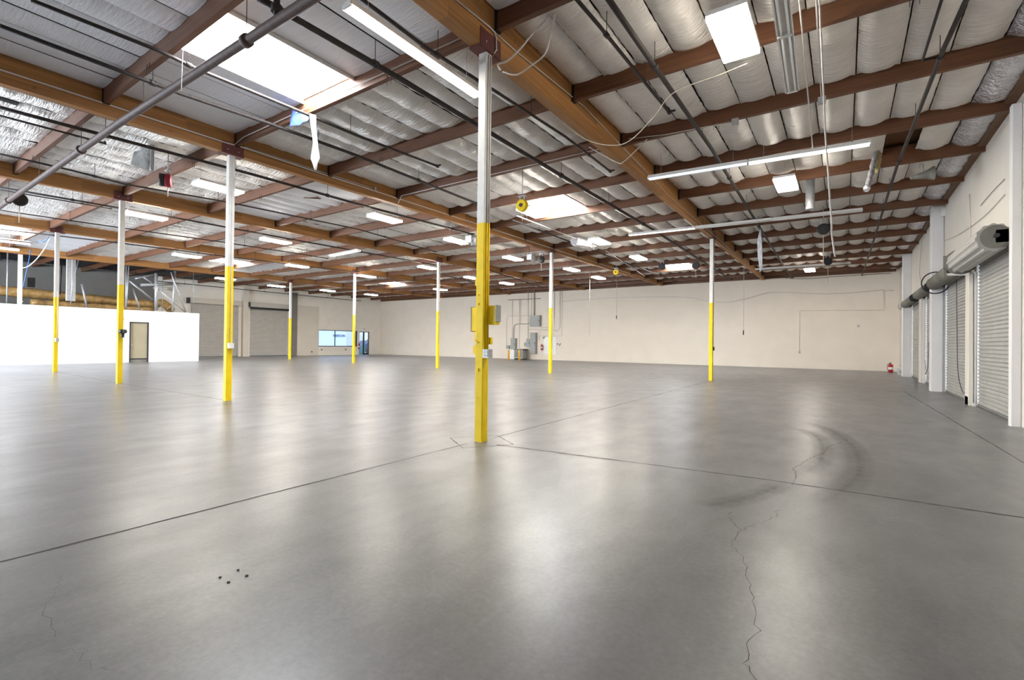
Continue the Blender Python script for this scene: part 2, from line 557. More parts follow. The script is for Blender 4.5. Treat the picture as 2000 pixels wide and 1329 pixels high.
ystops = [.75] + PY[4:] + [YF]
skmap = {}
for x0, x1, k in SKL:
    skmap[(1 if x0 > -12 else 4, k)] = (x0, x1)
for b in range(6):
    for k in range(3, len(PY)):
        y0 = PY[k] + .05; y1 = (PY[k + 1] if k + 1 < len(PY) else YF) - .05
        ym = (y0 + y1) / 2
        lo, hi = bay_x(b, ym); lo += .01; hi -= .01
        flat = (b <= 1 and k <= 4) or (b == 4 and k in (5, 9)) or (b == 2 and k == 6)
        mild = b >= 2
        sk = skmap.get((b, k + 1))
        if sk:
            blanket(lo, sk[0] - .03, y0, y1, flat, mild=mild); blanket(sk[1] + .03, hi, y0, y1, flat, mild=mild)
        elif b == 0 and k == 8:
            blanket(lo, hi - .62, y0, y1, False, skipx=(.45, 1.1)); blanket(hi - .62, hi, y0, y1, False, 'foil_shiny', True)
        elif b == 0:
            blanket(lo, hi - .62, y0, y1, flat); blanket(hi - .62, hi, y0, y1, False, 'foil_shiny', True)
        else:
            blanket(lo, hi, y0, y1, flat, 'foil_dark' if b == 5 and k < 10 else None, mild=mild)  # dark facing paints in the lack of light beyond the fifth beam
# plain facing over the part of the roof behind the camera
MB().box(XL, YN, 6.2, XR, .72, 6.22).build('facing_sheet', 'foil_flat', ins)

# ---------------------------------------------------------------- skylights
for n, (x0, x1, k) in enumerate(SKL):
    y0, y1 = PY[k - 1] + .05, PY[k] - .05
    r = struct_root('window_%d' % (n + 2), ((x0 + x1) / 2, (y0 + y1) / 2, 6.4))
    c = MB()
    c.box(x0 - .03, y0, 6.12, x0, y1, 6.44).box(x1, y0, 6.12, x1 + .03, y1, 6.44)
    c.box(x0, y0, 6.2, x1, y0 + .02, 6.44).box(x0, y1 - .02, 6.2, x1, y1, 6.44)
    c.build('skylight_curb', 'white_steel', r)
    MB().box(x0, y0 + .02, 6.38, x1, y1 - .02, 6.40).build('skylight_diffuser', 'skylight', r)

# ---------------------------------------------------------------- posts
posts = [
    ('A', -4.26, 5.44, 5.55, 'nearest yellow and white post, with breaker boxes and a grey outlet on it'),
    ('B', -11.75, 5.50, 5.70, 'yellow and white post, second nearest, left of centre with a small white outlet box'),
    ('C', -18.80, 5.55, 5.78, 'yellow and white post beside the tan door, with valve fittings on its side'),
    ('D', -26.95, 5.80, 5.80, 'yellow and white post furthest left, in front of the blank white partition'),
    ('E', -4.38, 20.35, 5.67, 'yellow and white post standing alone in front of the beige back wall, furthest right'),
    ('F', -11.50, 19.95, 5.75, 'yellow and white post in front of the electrical panels'),
    ('G', -18.25, 19.40, 5.80, 'yellow and white post just left of the nearest post, before the back wall'),
    ('H', -26.05, 19.90, 5.80, 'yellow and white post standing before the office window'),
    ('I', -34.35, 20.50, 5.80, 'yellow and white post at the right edge of the far shutter doors'),
]
PS = .068
for key, x, y, h, lab in posts:
    t = thing('steel_post', lab, 'post', (x, y, 0), 'yellow and white roof posts')
    MB().bbox(x - PS, y - PS, 0.0, x + PS, y + PS, 3.1, .008).build('lower_shaft', 'yellow', t)
    MB().bbox(x - PS, y - PS, 3.1, x + PS, y + PS, h - .02, .008).build('upper_shaft', 'white_steel', t)
    br = MB()
    br.box(x - GW / 2 - .02, y - .24, h - .03, x + GW / 2 + .02, y + .24, h - .004)
    for s in (-1, 1):
        br.box(x + s * (GW / 2 + .004) - .006 * (s < 0), y - .24, h - .03, x + s * (GW / 2 + .004) + .006 * (s > 0), y + .24, h + .24)
    br.build('saddle_bracket', 'bracket', t)
    for s in (-1, 1):
        for dy in (-.12, .12):
            MB().tube([(x + s * (GW / 2 + .008), y + dy, h + .07), (x + s * (GW / 2 + .03), y + dy, h + .07)], .014, 6).build('bolt', 'galv', t)
    cx = x + PS + .012
    if key in 'AEFGH':
        z0 = 1.3
        for dy in ((-.02, .03) if key == 'A' else (.0,)):
            MB().tube([(cx, y + dy, z0), (cx, y + dy, 3.1)], .012, 7).build('conduit', 'yellow' if key == 'A' else 'conduit', t)
            MB().tube([(cx, y + dy, 3.1), (cx, y + dy, h - .06)], .012, 7).build('conduit', 'white_steel', t)
    if key == 'A':
        yb = y
        b1 = MB().box(x - PS - .115, yb - .02, 1.57, x - PS - .002, yb + .09, 1.91); p1 = b1.build('breaker_box', 'yellow', t); p1['label'] = 'yellow painted breaker box on the left side'
        MB().box(x - PS - .13, yb - .025, 1.56, x - PS - .115, yb + .095, 1.92).build('cover', 'grey_box', p1)
        b2 = MB().box(x + PS + .03, yb + .02, 1.66, x + PS + .15, yb + .12, 1.93).build('breaker_box', 'yellow', t)
        MB().box(x + PS + .15, yb + .01, 1.70, x + PS + .165, yb + .13, 1.935).build('cover', 'grey_box', b2)
        MB().box(x - PS - .07, yb - .03, 1.24, x - PS - .002, yb + .03, 1.36).build('junction_box', 'yellow', t)
        MB().box(x - PS - .045, yb - .03, 2.22, x - PS - .002, yb + .03, 2.34).build('junction_box', 'yellow', t)
        MB().box(x + PS + .026, yb + .03, 1.38, x + PS + .06, yb + .08, 1.48).build('junction_box', 'yellow', t)
        ob = MB().box(x + PS + .001, yb - .075, 1.19, x + PS + .10, yb + .025, 1.31).build('outlet_box', 'galv', t); ob['label'] = 'grey metal outlet box'
        rec = MB()
        for i in (0, 1):
            for j in (0, 1):
                rec.box(x + PS + .012 + i * .045, yb - .081, 1.21 + j * .05, x + PS + .042 + i * .045, yb - .075, 1.24 + j * .05)
        rec.build('receptacle', 'white_plastic', ob)
        MB().tube(smooth_path([(x - PS - .06, yb, 1.57), (x - PS - .05, yb - .04, 1.48), (x - PS - .01, yb - .078, 1.44), (x + .0, yb - .08, 1.40)]), .008, 6).build('flexible_conduit', 'yellow', t)
        for z, s in ((2.08, .012), (1.95, .02), (1.02, .03), (.62, .01)):
            MB().tube([(x - .02, yb - PS - .001, z), (x - .02, yb - PS - .015, z)], s * .8, 6).build('bolt', 'yellow', t)
    if key == 'B':
        ob = MB().box(x + PS + .002, y - .05, 1.21, x + PS + .10, y + .05, 1.33).build('outlet_box', 'white_plastic', t); ob['label'] = 'small white outlet box'
        MB().box(x + PS + .02, y - .055, 1.225, x + PS + .085, y - .05, 1.315).build('receptacle', 'galv', ob)
        MB().tube([(x + PS + .012, y, 1.33), (x + PS + .012, y, 5.2), (x + PS + .05, y, 5.45), (x + PS + .05, y, 5.62)], .011, 7).build('conduit', 'white_steel', t)
    if key == 'C':
        for z in (2.03, 1.62):
            MB().box(x - PS - .012, y - PS - .012, z - .02, x + PS + .03, y + PS + .012, z + .02).build('strap', 'yellow', t)
        MB().tube([(x + PS, y, 1.63), (x + PS + .5, y, 1.62)], .016, 7).build('nipple', 'frame', t)
        v = MB().tube([(x + .24, y, 1.69), (x + .24, y, 1.60), (x + .24, y, 1.56), (x + .24, y, 1.46), (x + .24, y, 1.44)], [.10, .10, .045, .04, .075], 10).build('valve', 'black', t)
        MB().tube([(x + .40, y, 1.62), (x + .46, y, 1.62)], .05, 8).build('pipe_cap', 'frame', t)
        MB().box(x - PS - .07, y - .05, 1.42, x - PS, y + .03, 1.6).build('switch_box', 'frame', t)
        MB().box(x - PS - .07, y - .05, 1.18, x - PS, y + .03, 1.32).build('switch_box', 'frame', t)
    if key == 'D':
        MB().tube([(x + PS + .14, y, 1.42), (x + PS + .14, y, 3.2), (x + PS + .02, y, 3.3)], .008, 6).build('cord', 'conduit', t)
        MB().box(x + PS + .03, y - .05, 1.25, x + PS + .22, y + .05, 1.40).build('outlet_box', 'galv', t)
    if key == 'E':
        MB().tube([(cx + .02, y, 1.35), (cx + .02, y, 1.20)], .03, 8).build('plug', 'black', t)
# post rising behind the partition
x, y, h = -35.40, 6.20, 5.76
t = thing('steel_post', 'white post rising behind the left end of the white partition, wrapped in loose cables', 'post', (x, y, 0), 'yellow and white roof posts')
MB().bbox(x - .08, y - .08, 0, x + .08, y + .08, h - .02, .008).build('upper_shaft', 'white_steel', t)
MB().box(x - .11, y - .2, h - .03, x + .11, y + .2, h - .004).build('saddle_bracket', 'bracket', t)

# ---------------------------------------------------------------- floor joints, cracks, marks
def mark(name, mb, mat, label, cat, group=None):
    return tag(mb.build(name, mat), label, cat, group)
def jit(a, b, n, j):
    return [(lerp(a[0], b[0], i / n) + random.uniform(-j, j), lerp(a[1], b[1], i / n) + random.uniform(-j, j)) for i in range(n + 1)]
A0 = (-4.26, 5.44)
struct(MB().ribbon(jit((-4.36, -5.0), (-4.30, 5.2), 60, .004), .016, .002, .35), 'trim_1', 'joint')
struct(MB().ribbon(jit((-3.95, 5.38), (-0.653,5.703,0.0)[:2], 40, .003) + jit((-0.653,5.703,0.0)[:2], (1.233,5.728,0.0)[:2], 30, .003)[1:], .020, .002, .35), 'trim_2', 'joint')
struct(MB().ribbon(jit((-4.26, 5.75), (-4.38, 20.1), 60, .006), .016, .002, .4), 'trim_3', 'joint')
struct(MB().ribbon(jit((-11.9, 5.50), (-18.7, 5.55), 50, .006), .018, .002, .4), 'trim_4', 'joint')
struct(MB().ribbon(jit((-18.95, 5.55), (-26.9, 5.8), 50, .006), .018, .002, .4), 'trim_5', 'joint')
struct(MB().ribbon(jit((1.564,19.877,0.0)[:2], (1.822,8.472,0.0)[:2], 50, .004), .016, .002, .4), 'trim_6', 'joint')
sq = MB(); q = .36
for a, b in (((-q, q), (q, q)), ((-q, -q), (-q, q)), ((q, -q), (q, q)), ((-q, -q), (q, -q))):
    ca, sa = math.cos(-.6), math.sin(-.6)
    R_ = lambda p: (A0[0] + p[0] * ca - p[1] * sa, A0[1] + p[0] * sa + p[1] * ca)
    sq.ribbon(jit(R_(a), R_(b), 10, .004), .012, .002, .5)
struct(sq, 'trim_7', 'joint')

def crack(pts, w, label):
    full = []
    for a, b in zip(pts, pts[1:]):
        n = max(2, int(math.hypot(a[0] - b[0], a[1] - b[1]) / .035))
        full += jit(a, b, n, .016)[:-1]
    full.append(pts[-1])
    mark('floor_crack', MB().ribbon(full, w, .0015, .5), 'crack', label, 'crack')
crack([(-0.792,4.417,-0.0),(-0.729,4.174,0.0),(-0.637,4.02,0.0),(-0.657,3.85,0.0),(-0.634,3.679,0.0),(-0.561,3.55,0.0),(-0.499,3.368,0.0),(-0.485,3.215,0.0),(-0.442,3.096,0.0),(-0.41,2.981,0.0),(-0.367,2.796,0.0),(-0.345,2.664,0.0),(-0.356,2.565,-0.0),(-0.357,2.469,0.0),(-0.355,2.361,0.0),(-0.317,2.307,0.0),(-0.286,2.256,0.0)], .0035, 'long dark winding crack running down the floor at the bottom right')
crack([(-0.637,4.02,0.0),(-0.592,4.194,0.0),(-0.544,4.296,0.0),(-0.459,4.513,0.0),(-0.473,4.652,0.0),(-0.434,4.727,0.0)], .003, 'short side crack forking right off the long winding crack')
crack([(-0.425,5.645,0.0),(-0.415,6.076,0.0),(-0.481,6.429,0.0),(-0.437,6.608,0.0),(-0.38,6.963,0.0),(-0.29,7.372,0.0),(-0.243,7.479,0.0),(-0.169,8.167,0.0),(-0.1,8.395,0.0),(0.041,8.828,0.0)], .006, 'jagged crack beyond the long floor joint, under the curved tyre marks')
crack([(-3.794,0.861,0.0),(-3.561,0.777,0.0),(-3.369,0.698,0.0),(-3.15,0.69,0.0),(-3.038,0.669,0.0)], .0015, 'faint crack on the floor at the bottom left')
crack([(-2.954,0.622,0.0),(-2.811,0.694,0.0),(-2.698,0.697,0.0),(-2.613,0.682,0.0),(-2.528,0.758,0.0)], .0012, 'faint forked crack low in the left corner of the floor')

def soft_ribbon(pts, w, z):
    bm = bmesh.new(); lay = bm.verts.layers.float.new('edge'); prev = None
    pts = [Vector((p[0], p[1])) for p in pts]; n = len(pts) - 1
    for i, p in enumerate(pts):
        d = pts[min(i + 1, n)] - pts[max(i - 1, 0)]; d.normalize(); s = Vector((-d.y, d.x)); row = []
        for k in range(7):
            u = k / 6 - .5
            v = bm.verts.new((p.x + s.x * w * u, p.y + s.y * w * u, z))
            v[lay] = (1 - abs(2 * u) ** 2.5) * min(1, 5 * min(i, n - i) / n) * (.75 + .25 * math.cos(u * 25))
            row.append(v)
        if prev:
            for k in range(6): bm.faces.new((prev[k], prev[k + 1], row[k + 1], row[k]))
        prev = row
    return bm
def tyre(px, w, label):
    pts = [(p[0], p[1]) for p in smooth_path([Vector((a[0], a[1], 0)) for a in px], 8)]
    tb = MB(); tb.bm = soft_ribbon(pts, w, .0025)
    mark('tyre_mark', tb, 'tread', label, 'tyre mark', 'curved tyre marks on the floor')
tyre([(-0.707,10.614,0.0),(-0.204,9.776,0.0),(0.082,8.446,0.0),(0.162,7.214,0.0),(0.099,6.338,0.0),(-0.032,5.645,0.0),(-0.213,5.004,0.0)], .34, 'wide dark curved tyre mark, the outer one, crossing the long floor joint')
tyre([(-0.757,9.655,0.0),(-0.392,9.053,0.0),(-0.252,8.103,0.0),(-0.245,6.906,0.0),(-0.402,6.087,0.0)], .28, 'fainter inner curved tyre mark beside the wide dark one')
tyre([(-0.499,5.657,0.0),(-0.637,5.195,0.0),(-0.793,4.78,-0.0),(-1.017,4.41,0.0)], .30, 'dark smeared tyre scuff just in front of the long floor joint')
for n, (p, s) in enumerate(zip([(-3.021,1.389,0.0),(-2.919,1.388,0.0),(-3.028,1.495,0.0),(-2.914,1.489,0.0)], (.008, .009, .008, .009))):
    a = MB().tube([(p[0], p[1], 0), (p[0], p[1], .006)], s, 8)
    tag(a.build('anchor_stub', 'joint'), 'cut-off floor anchor stub, %s of four at the bottom left' % ('leftmost', 'nearest to the camera', 'furthest from the camera', 'rightmost')[n], 'anchor', 'cut anchors in the floor')

# ---------------------------------------------------------------- partition, office box behind it
PXX = -35.0
doory0, doory1 = 10.791, 11.753
pw = MB()
pw.box(PXX - .12, YN, 0, PXX, doory0, 3.12).box(PXX - .12, doory0, 2.42, PXX, doory1, 3.12).box(PXX - .12, doory1, 0, PXX, 14.55, 3.12)
pw.box(XL + .002, 14.43, 0, PXX - .12, 14.55, 3.12)
struct(pw, 'wall_partition', 'partition')
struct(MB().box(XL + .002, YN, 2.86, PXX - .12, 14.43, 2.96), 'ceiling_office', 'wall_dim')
struct(MB().box(XL + .001, YN + .001, 3.0, XL + .03, 14.6, 6.15), 'wall_left_upper', 'wall_dim')  # darker sheet over the wall, painting in the dimness of this corner
d = struct_root('door_1', (PXX, doory0, 0))
fr = MB().box(PXX - .13, doory0, 0, PXX + .02, doory0 + .06, 2.42).box(PXX - .13, doory1 - .06, 0, PXX + .02, doory1, 2.42).box(PXX - .13, doory0, 2.36, PXX + .02, doory1, 2.42)
fr.build('door_frame', 'frame', d)
MB().box(PXX - .09, doory0 + .06, .24, PXX - .05, doory1 - .06, 2.36).build('door_leaf', 'tan', d)
MB().box(PXX - .085, doory0 + .06, .16, PXX - .055, doory1 - .06, .24).build('kick_gap', 'black', d)
MB().box(PXX - .09, doory0 + .06, .005, PXX - .05, doory1 - .06, .16).build('kick_plate', 'drum', d)
MB().box(PXX - .05, doory0 + .09, 1.0, PXX - .0, doory0 + .16, 1.06).build('door_handle', 'galv', d)

# ---------------------------------------------------------------- roll-up doors, right wall
def shutter_right(n, y0, y1, h, dr, ribbed, hood_mat):
    r = struct_root('door_%d' % n, (XR, y0, 0))
    xc = XR + .06
    pitch = .088; k = int(h / pitch) + 2
    pr = []
    mb = MB(); bm = mb.bm
    prof = []
    for i in range(k):
        z = .05 + i * pitch
        prof += [(xc - .002, z), (xc - .020, z + pitch * .22), (xc - .020, z + pitch * .70), (xc + .004, z + pitch * .86)]
    prev = None
    for x, z in prof:
        a = bm.verts.new((x, y0 + .03, z)); b = bm.verts.new((x, y1 - .03, z))
        if prev: bm.faces.new((prev[0], prev[1], b, a))
        prev = (a, b)
    mb.build('curtain', 'slat', r, keep=True)
    MB().box(xc - .03, y0 + .03, .012, xc + .02, y1 - .03, .06).build('bottom_bar', 'drum', r)
    for yy in (y0, y1 - .07):
        MB().box(XR - .05, yy, 0, XR - .002, yy + .07, h).build('guide_rail', 'white_steel' if n != 3 else 'galv', r)
    zc = h + .02
    x0 = XR - .06 - dr
    c = (x0 + (.04 if ribbed else 0), zc + .05)
    if ribbed:
        mb = MB(); pts = []
        for i in range(48):
            a = 2 * PI * i / 48; rr = dr * (1 if i % 4 < 2 else .93)
            pts.append((c[0] + rr * math.cos(a), y0 + .14, c[1] + rr * math.sin(a)))
        mb.poly_extrude(pts, (0, y1 - y0 - .22, 0)); mb.build('barrel', 'slat', r)
    else:
        mb = MB().tube([(c[0], y0 + .1, c[1]), (c[0], y1 - .1, c[1])], dr, 24); mb.build('barrel', 'drum', r)
    for yy in (y0 + .04, y1 - .1):
        br = MB().tube([(c[0], yy, c[1]), (c[0], yy + .035, c[1])], dr * ((1.15 if yy > y0 + .1 else .8) if ribbed else 1.02), 24)
        br.box(c[0], yy, c[1] - .12, XR - .002, yy + .035, c[1] + .12)
        br.build('end_bracket', 'drum' if ribbed else 'frame', r)
    MB().tube([(c[0], y0 + .02, c[1]), (c[0], y0 - .08, c[1])], .04, 8).build('axle', 'frame', r)
    return r, c
r2, c2 = shutter_right(2, *RD[0], .27, True, None)
r3, c3 = shutter_right(3, *RD[1], .20, False, None)
r4, c4 = shutter_right(4, *RD[2], .17, False, None)
r5, c5 = shutter_right(5, *RD[3], .17, False, None)
MB().tube([(c5[0], RD[3][1] + .02, c5[1]), (c5[0], RD[3][1] + 1.5, c5[1])], .18, 16).build('barrel_extension', 'slat', r5)
# big hand wheel of the second shutter
wh = MB(); wy = RD[1][1] - .3
pts = [(c3[0] + .34 * math.cos(a), wy, c3[1] + .34 * math.sin(a)) for a in [2 * PI * i / 32 for i in range(33)]]
wh.tube(pts, .018, 6); wh.build('chain_wheel', 'black', r3)
MB().beam((XR - .55, RD[0][1] + .35, 3.28), (XR - .02, RD[0][1] + .30, 3.25), .05, .06).build('support_bracket', 'white_steel', r3)
MB().box(XR - .56, RD[0][1] + .3, 3.2, XR - .5, RD[0][1] + .36, 3.75).build('bracket_plate', 'drum', r3)
# hand chains
def chain(pts, par, mat='frame', r=.009):
    MB().tube(smooth_path(pts, 8), r, 5).build('hand_chain', mat, par)
chain([(XR - .10, RD[1][0] + 1.1, 3.3), (XR - .09, RD[1][0] + 1.05, 2.0), (XR - .09, RD[1][0] + .9, .8), (XR - .08, RD[1][0] + .35, .28), (XR - .08, RD[1][0] - .1, .35), (XR - .09, RD[1][0] - .35, .9), (XR - .08, RD[1][0] - .4, 1.7)], r3)
chain([(XR - .40, RD[2][0] - .25, 1.0), (XR - .42, RD[2][0] - .8, .62), (XR - .42, 20.9, .55), (XR - .42, 20.3, .8), (XR - .42, 20.15, 1.6)], r4, 'pipe', .007)
chain([(XR - .09, RD[0][1] - .28, 3.2), (XR - .08, RD[0][1] - .26, 1.6), (XR - .08, RD[0][1] - .28, .1)], r2, 'drum', .012)
chain([(XR - .06, RD[0][1] - .45, 3.2), (XR - .06, RD[0][1] - .44, .1)], r2, 'slat', .010)
MB().box(XR - .08, RD[0][1] + .28, 2.35, XR - .005, RD[0][1] + .38, 2.55).build('switch_box', 'white_plastic', r2)
MB().box(XR - .05, RD[0][1] + .4, 1.95, XR - .005, RD[0][1] + .47, 2.12).build('lock_box', 'galv', r2)
MB().box(XR - .10, RD[0][1] + .22, 0, XR - .005, RD[0][1] + .62, .20).build('guide_foot', 'white_steel', r2)

# pilasters of the right wall
for n, (y0, y1, dx) in enumerate(((12.33, 12.50, .14), (20.58, 21.0, .32), (29.9, 30.35, .32))):
    struct(MB().bbox(XR - dx, y0, 0, XR - .001, y1, 6.0 if n else 5.85, .012), 'trim_%d' % (8 + n), 'pilaster')
struct(MB().box(XR - .10, RD[0][1] + .12, 0, XR - .002, RD[1][0] - .1, 3.3), 'trim_11', 'wall')
struct(MB().box(XR - .10, RD[2][1] + .2, 0, XR - .002, RD[3][0] - .1, 3.4), 'trim_12', 'wall')
struct(MB().box(XR - .16, YN + .01, 6.0, XR - .001, YF - .01, 6.14), 'trim_13', 'ply')
struct(MB().box(XL + .001, YF - .05, 5.86, XR - .17, YF - .001, 6.14), 'trim_14', 'ply')

# ---------------------------------------------------------------- left wall: shutters, window, glazed door
for n, (y0, y1, h) in enumerate(LD):
    r = struct_root('door_%d' % (6 + n), (XL, y0, 0))
    mb = MB(); prev = None; xc = XL - .04
    k = int(h / .10) + 2
    for i in range(k):
        z = .04 + i * .10
        for x, zz in ((xc, z), (xc + .02, z + .03), (xc + .02, z + .08), (xc - .004, z + .095)):
            a = mb.bm.verts.new((x, y0 + .03, zz)); b = mb.bm.verts.new((x, y1 - .03, zz))
            if prev: mb.bm.faces.new((prev[0], prev[1], b, a))
            prev = (a, b)
    mb.build('curtain', 'slat_far', r, keep=True)
    MB().box(xc, y0 + .03, .01, xc + .03, y1 - .03, .06).build('bottom_bar', 'frame', r)
    for yy in (y0 - .06, y1 - .06):
        MB().box(XL + .002, yy, 0, XL + .07, yy + .12, h).build('guide_rail', 'white_steel', r)
    MB().box(XL + .002, y0 - .05, h - .05, XL + .38, y1 + .05, h + .36).build('hood', 'wall' if n == 0 else 'slat_far', r)
    if n:
        MB().tube([(XL + .24, y0 + .05, h - .12), (XL + .24, y1 - .05, h - .12)], .10, 12).build('barrel', 'frame', r)
    MB().box(XL + .02, y0 - .22, h - .1, XL + .3, y0 - .06, h + .34).build('motor_bracket', 'frame', r)
struct(MB().bbox(XL + .001, LD[0][1] + .22, 0, XL + .30, LD[1][0] - .16, 5.9), 'trim_15', 'wall')
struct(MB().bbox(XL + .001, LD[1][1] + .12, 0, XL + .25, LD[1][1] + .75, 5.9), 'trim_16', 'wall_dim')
struct(MB().box(XL + .001, LD[1][1] + .76, 0, XL + .10, WY0 - .05, 4.75), 'trim_17', 'wall')

w = struct_root('window_1', (XL, WY0, WZ0))
WM = 30.222
fr = MB()
for yy in (WY0, WM - .03, WY1 - .06):
    fr.box(XL - .12, yy, WZ0, XL - .04, yy + .06, WZ1)
fr.box(XL - .12, WY0, WZ0, XL - .04, WY1, WZ0 + .06).box(XL - .12, WY0, WZ1 - .06, XL - .04, WY1, WZ1)
fr.build('window_frame', 'frame', w)
MB().box(XL - .09, WY0 + .06, WZ0 + .06, XL - .08, WM - .03, WZ1 - .06).build('pane', 'glass', w)
MB().box(XL - .09, WM + .03, WZ0 + .06, XL - .08, WY1 - .06, WZ1 - .06).build('pane', 'glass', w)
MB().box(XL - .1, WY0 - .05, WZ0 - .05, XL + .06, WY1 + .05, WZ0).build('window_sill', 'white_steel', w)
MB().box(XL - .14, WY1 - .35, WZ0 + .06, XL - .125, WY1 - .06, WZ1 - .06).build('blind', 'frame', w)
d = struct_root('door_8', (XL, DY0, 0))
DM = 33.768
fr = MB()
for yy, ww in ((DY0, .05), (DM - .06, .14), (DY1 - .06, .06)):
    fr.box(XL - .14, yy, 0, XL - .03, yy + ww, 2.46)
fr.box(XL - .14, DM, 0, XL - .03, DY1, .16).box(XL - .14, DY0, 2.39, XL - .03, DY1, 2.46)
fr.build('door_frame', 'frame', d)
MB().box(XL - .09, DY0 + .05, .02, XL - .08, DM - .06, 2.39).build('side_light', 'glass', d)
MB().box(XL - .09, DM + .08, .16, XL - .08, DY1 - .06, 2.39).build('pane', 'glass', d)
MB().box(XL - .06, DM - .02, .95, XL - .01, DM + .04, 1.25).build('door_handle', 'black', d)
MB().box(XL - .07, DM + .42, 1.45, XL - .06, DM + .52, 1.62).build('notice', 'black', d)
# conduit run with two boxes below the window, exit sign, extinguisher
c = thing('conduit_run', 'thin white conduit with two small boxes on the wall under the office window', 'conduit', (XL, WY0, .55))
MB().tube([(XL + .02, WY0, .55), (XL + .02, 31.46, .55)], .014, 6).build('conduit', 'white_steel', c)
for px in (628, 675):
    yy = {628: 28.668, 675: 31.46}[px]
    MB().box(XL + .002, yy - .06, .48, XL + .06, yy + .06, .62).build('outlet_box', 'drum', c)
tag(MB().box(XL + .102, WY0 - .85, .30, XL + .16, WY0 - .72, .42).build('outlet_box', 'drum'), 'small grey outlet box on the pale wall panel left of the office window', 'outlet')
ex = thing('exit_sign', 'small pale exit sign box on the wall above the glazed door', 'sign', (XL, DM, 2.5))
MB().box(XL + .002, DM - .16, 2.62, XL + .07, DM + .18, 2.86).build('sign_box', 'white_plastic', ex)

def text(name, body, size, mat, loc, rot, parent, depth=.004):
    cu = bpy.data.curves.new(name, 'FONT')
    cu.body = body; cu.size = size; cu.align_x = 'CENTER'; cu.align_y = 'CENTER'; cu.extrude = depth
    tmp = bpy.data.objects.new(name + '_tmp', cu)
    COL.objects.link(tmp)
    dg = bpy.context.evaluated_depsgraph_get(); dg.update()
    me = bpy.data.meshes.new_from_object(tmp.evaluated_get(dg))
    bpy.data.objects.remove(tmp)
    o = bpy.data.objects.new(name, me); COL.objects.link(o)
    me.materials.clear(); me.materials.append(M[mat])
    o.rotation_euler = rot
    if parent is not None:
        o.parent = parent; o.location = Vector(loc) - world_loc(parent)
    else:
        o.location = loc
    return o
text('lettering', 'EXIT', .13, 'red', (XL + .073, DM + .01, 2.74), (PI / 2, 0, PI / 2), ex, .002)

def extinguisher(label, x, y, z, r=.075, h=.42):
    t = thing('fire_extinguisher', label, 'extinguisher', (x, y, z))
    MB().tube([(x, y, z), (x, y, z + .02), (x, y, z + h), (x, y, z + h + .05), (x, y, z + h + .07)], [r * .9, r, r, r * .6, r * .3], 14).build('cylinder', 'red', t)
    MB().tube([(x, y, z + h + .07), (x, y, z + h + .12)], .025, 8).build('valve', 'black', t)
    MB().box(x - .08, y - .012, z + h + .10, x + .03, y + .012, z + h + .13).build('lever', 'black', t)
    MB().tube(smooth_path([(x - .03, y, z + h + .09), (x - r - .04, y, z + h), (x - r - .03, y, z + .2), (x - r - .01, y, z + .08)]), .011, 6).build('hose', 'black', t)
    MB().tube([(x, y, z + .16), (x, y, z + .30)], r * 1.01, 14).build('paper_band', 'white_plastic', t)
    return t
extinguisher('red fire extinguisher mounted on the wall between the office window and glazed door', XL + .12, 33.048, .62, .085, .5)

# outside the window and door
struct(MB().box(XL - 40, 5, -.25, XL - .2, 75, -.05), 'ground_outside', 'asphalt')
b = thing('building', 'pale blue building with steel blue lettering seen through the office window', 'building', (XL - 16, 46, -.05))
MB().box(XL - 22, 33, -.05, XL - 14, 41.9, 8.2).build('wall', 'ext_blue', b)
MB().box(XL - 22.2, 32.8, 8.2, XL - 13.8, 42.1, 8.6).build('parapet', 'ext_white', b)
text('lettering', 'MERCON', .46, 'sign', (XL - 13.96, 40.75, 2.15), (PI / 2, 0, PI / 2), b, .03)
b2 = thing('building', 'sunlit white building beyond the office window, right of the pale blue one', 'building', (XL - 20, 62, -.05))
MB().box(XL - 26, 42.5, -.05, XL - 18, 74, 9.5).build('wall', 'ext_white', b2)
tb = tag(MB().bbox(XL - 2.6, 34.7, -.05, XL - 1.9, 35.45, 1.0).build('bin', 'teal'), 'teal bin standing outside the left pane of the glazed door', 'bin')
cr = thing('car', 'dark blue car parked outside, seen through the glazed door', 'car', (XL - 6, 39.4, -.05))
body = MB()
body.poly_extrude([(XL - 7, 37.6, .25), (XL - 7, 42.2, .25), (XL - 7, 42.2, .85), (XL - 7, 41.3, .98), (XL - 7, 40.4, 1.5), (XL - 7, 38.9, 1.52), (XL - 7, 38.1, 1.0), (XL - 7, 37.6, .9)], (1.75, 0, 0))
body.build('car_body', 'bluecar', cr)
for yy in (38.5, 41.3):
    MB().tube([(XL - 5.3, yy, .28), (XL - 5.2, yy, .28)], .33, 16).build('wheel', 'black', cr)
sd = bpy.data.lights.new('sun', 'SUN'); sd.energy = 3.0; sd.angle = .01; sd.color = (1, .95, .88)
so = bpy.data.objects.new('sun', sd); COL.objects.link(so); so.rotation_euler = (math.radians(38), math.radians(30), 0)

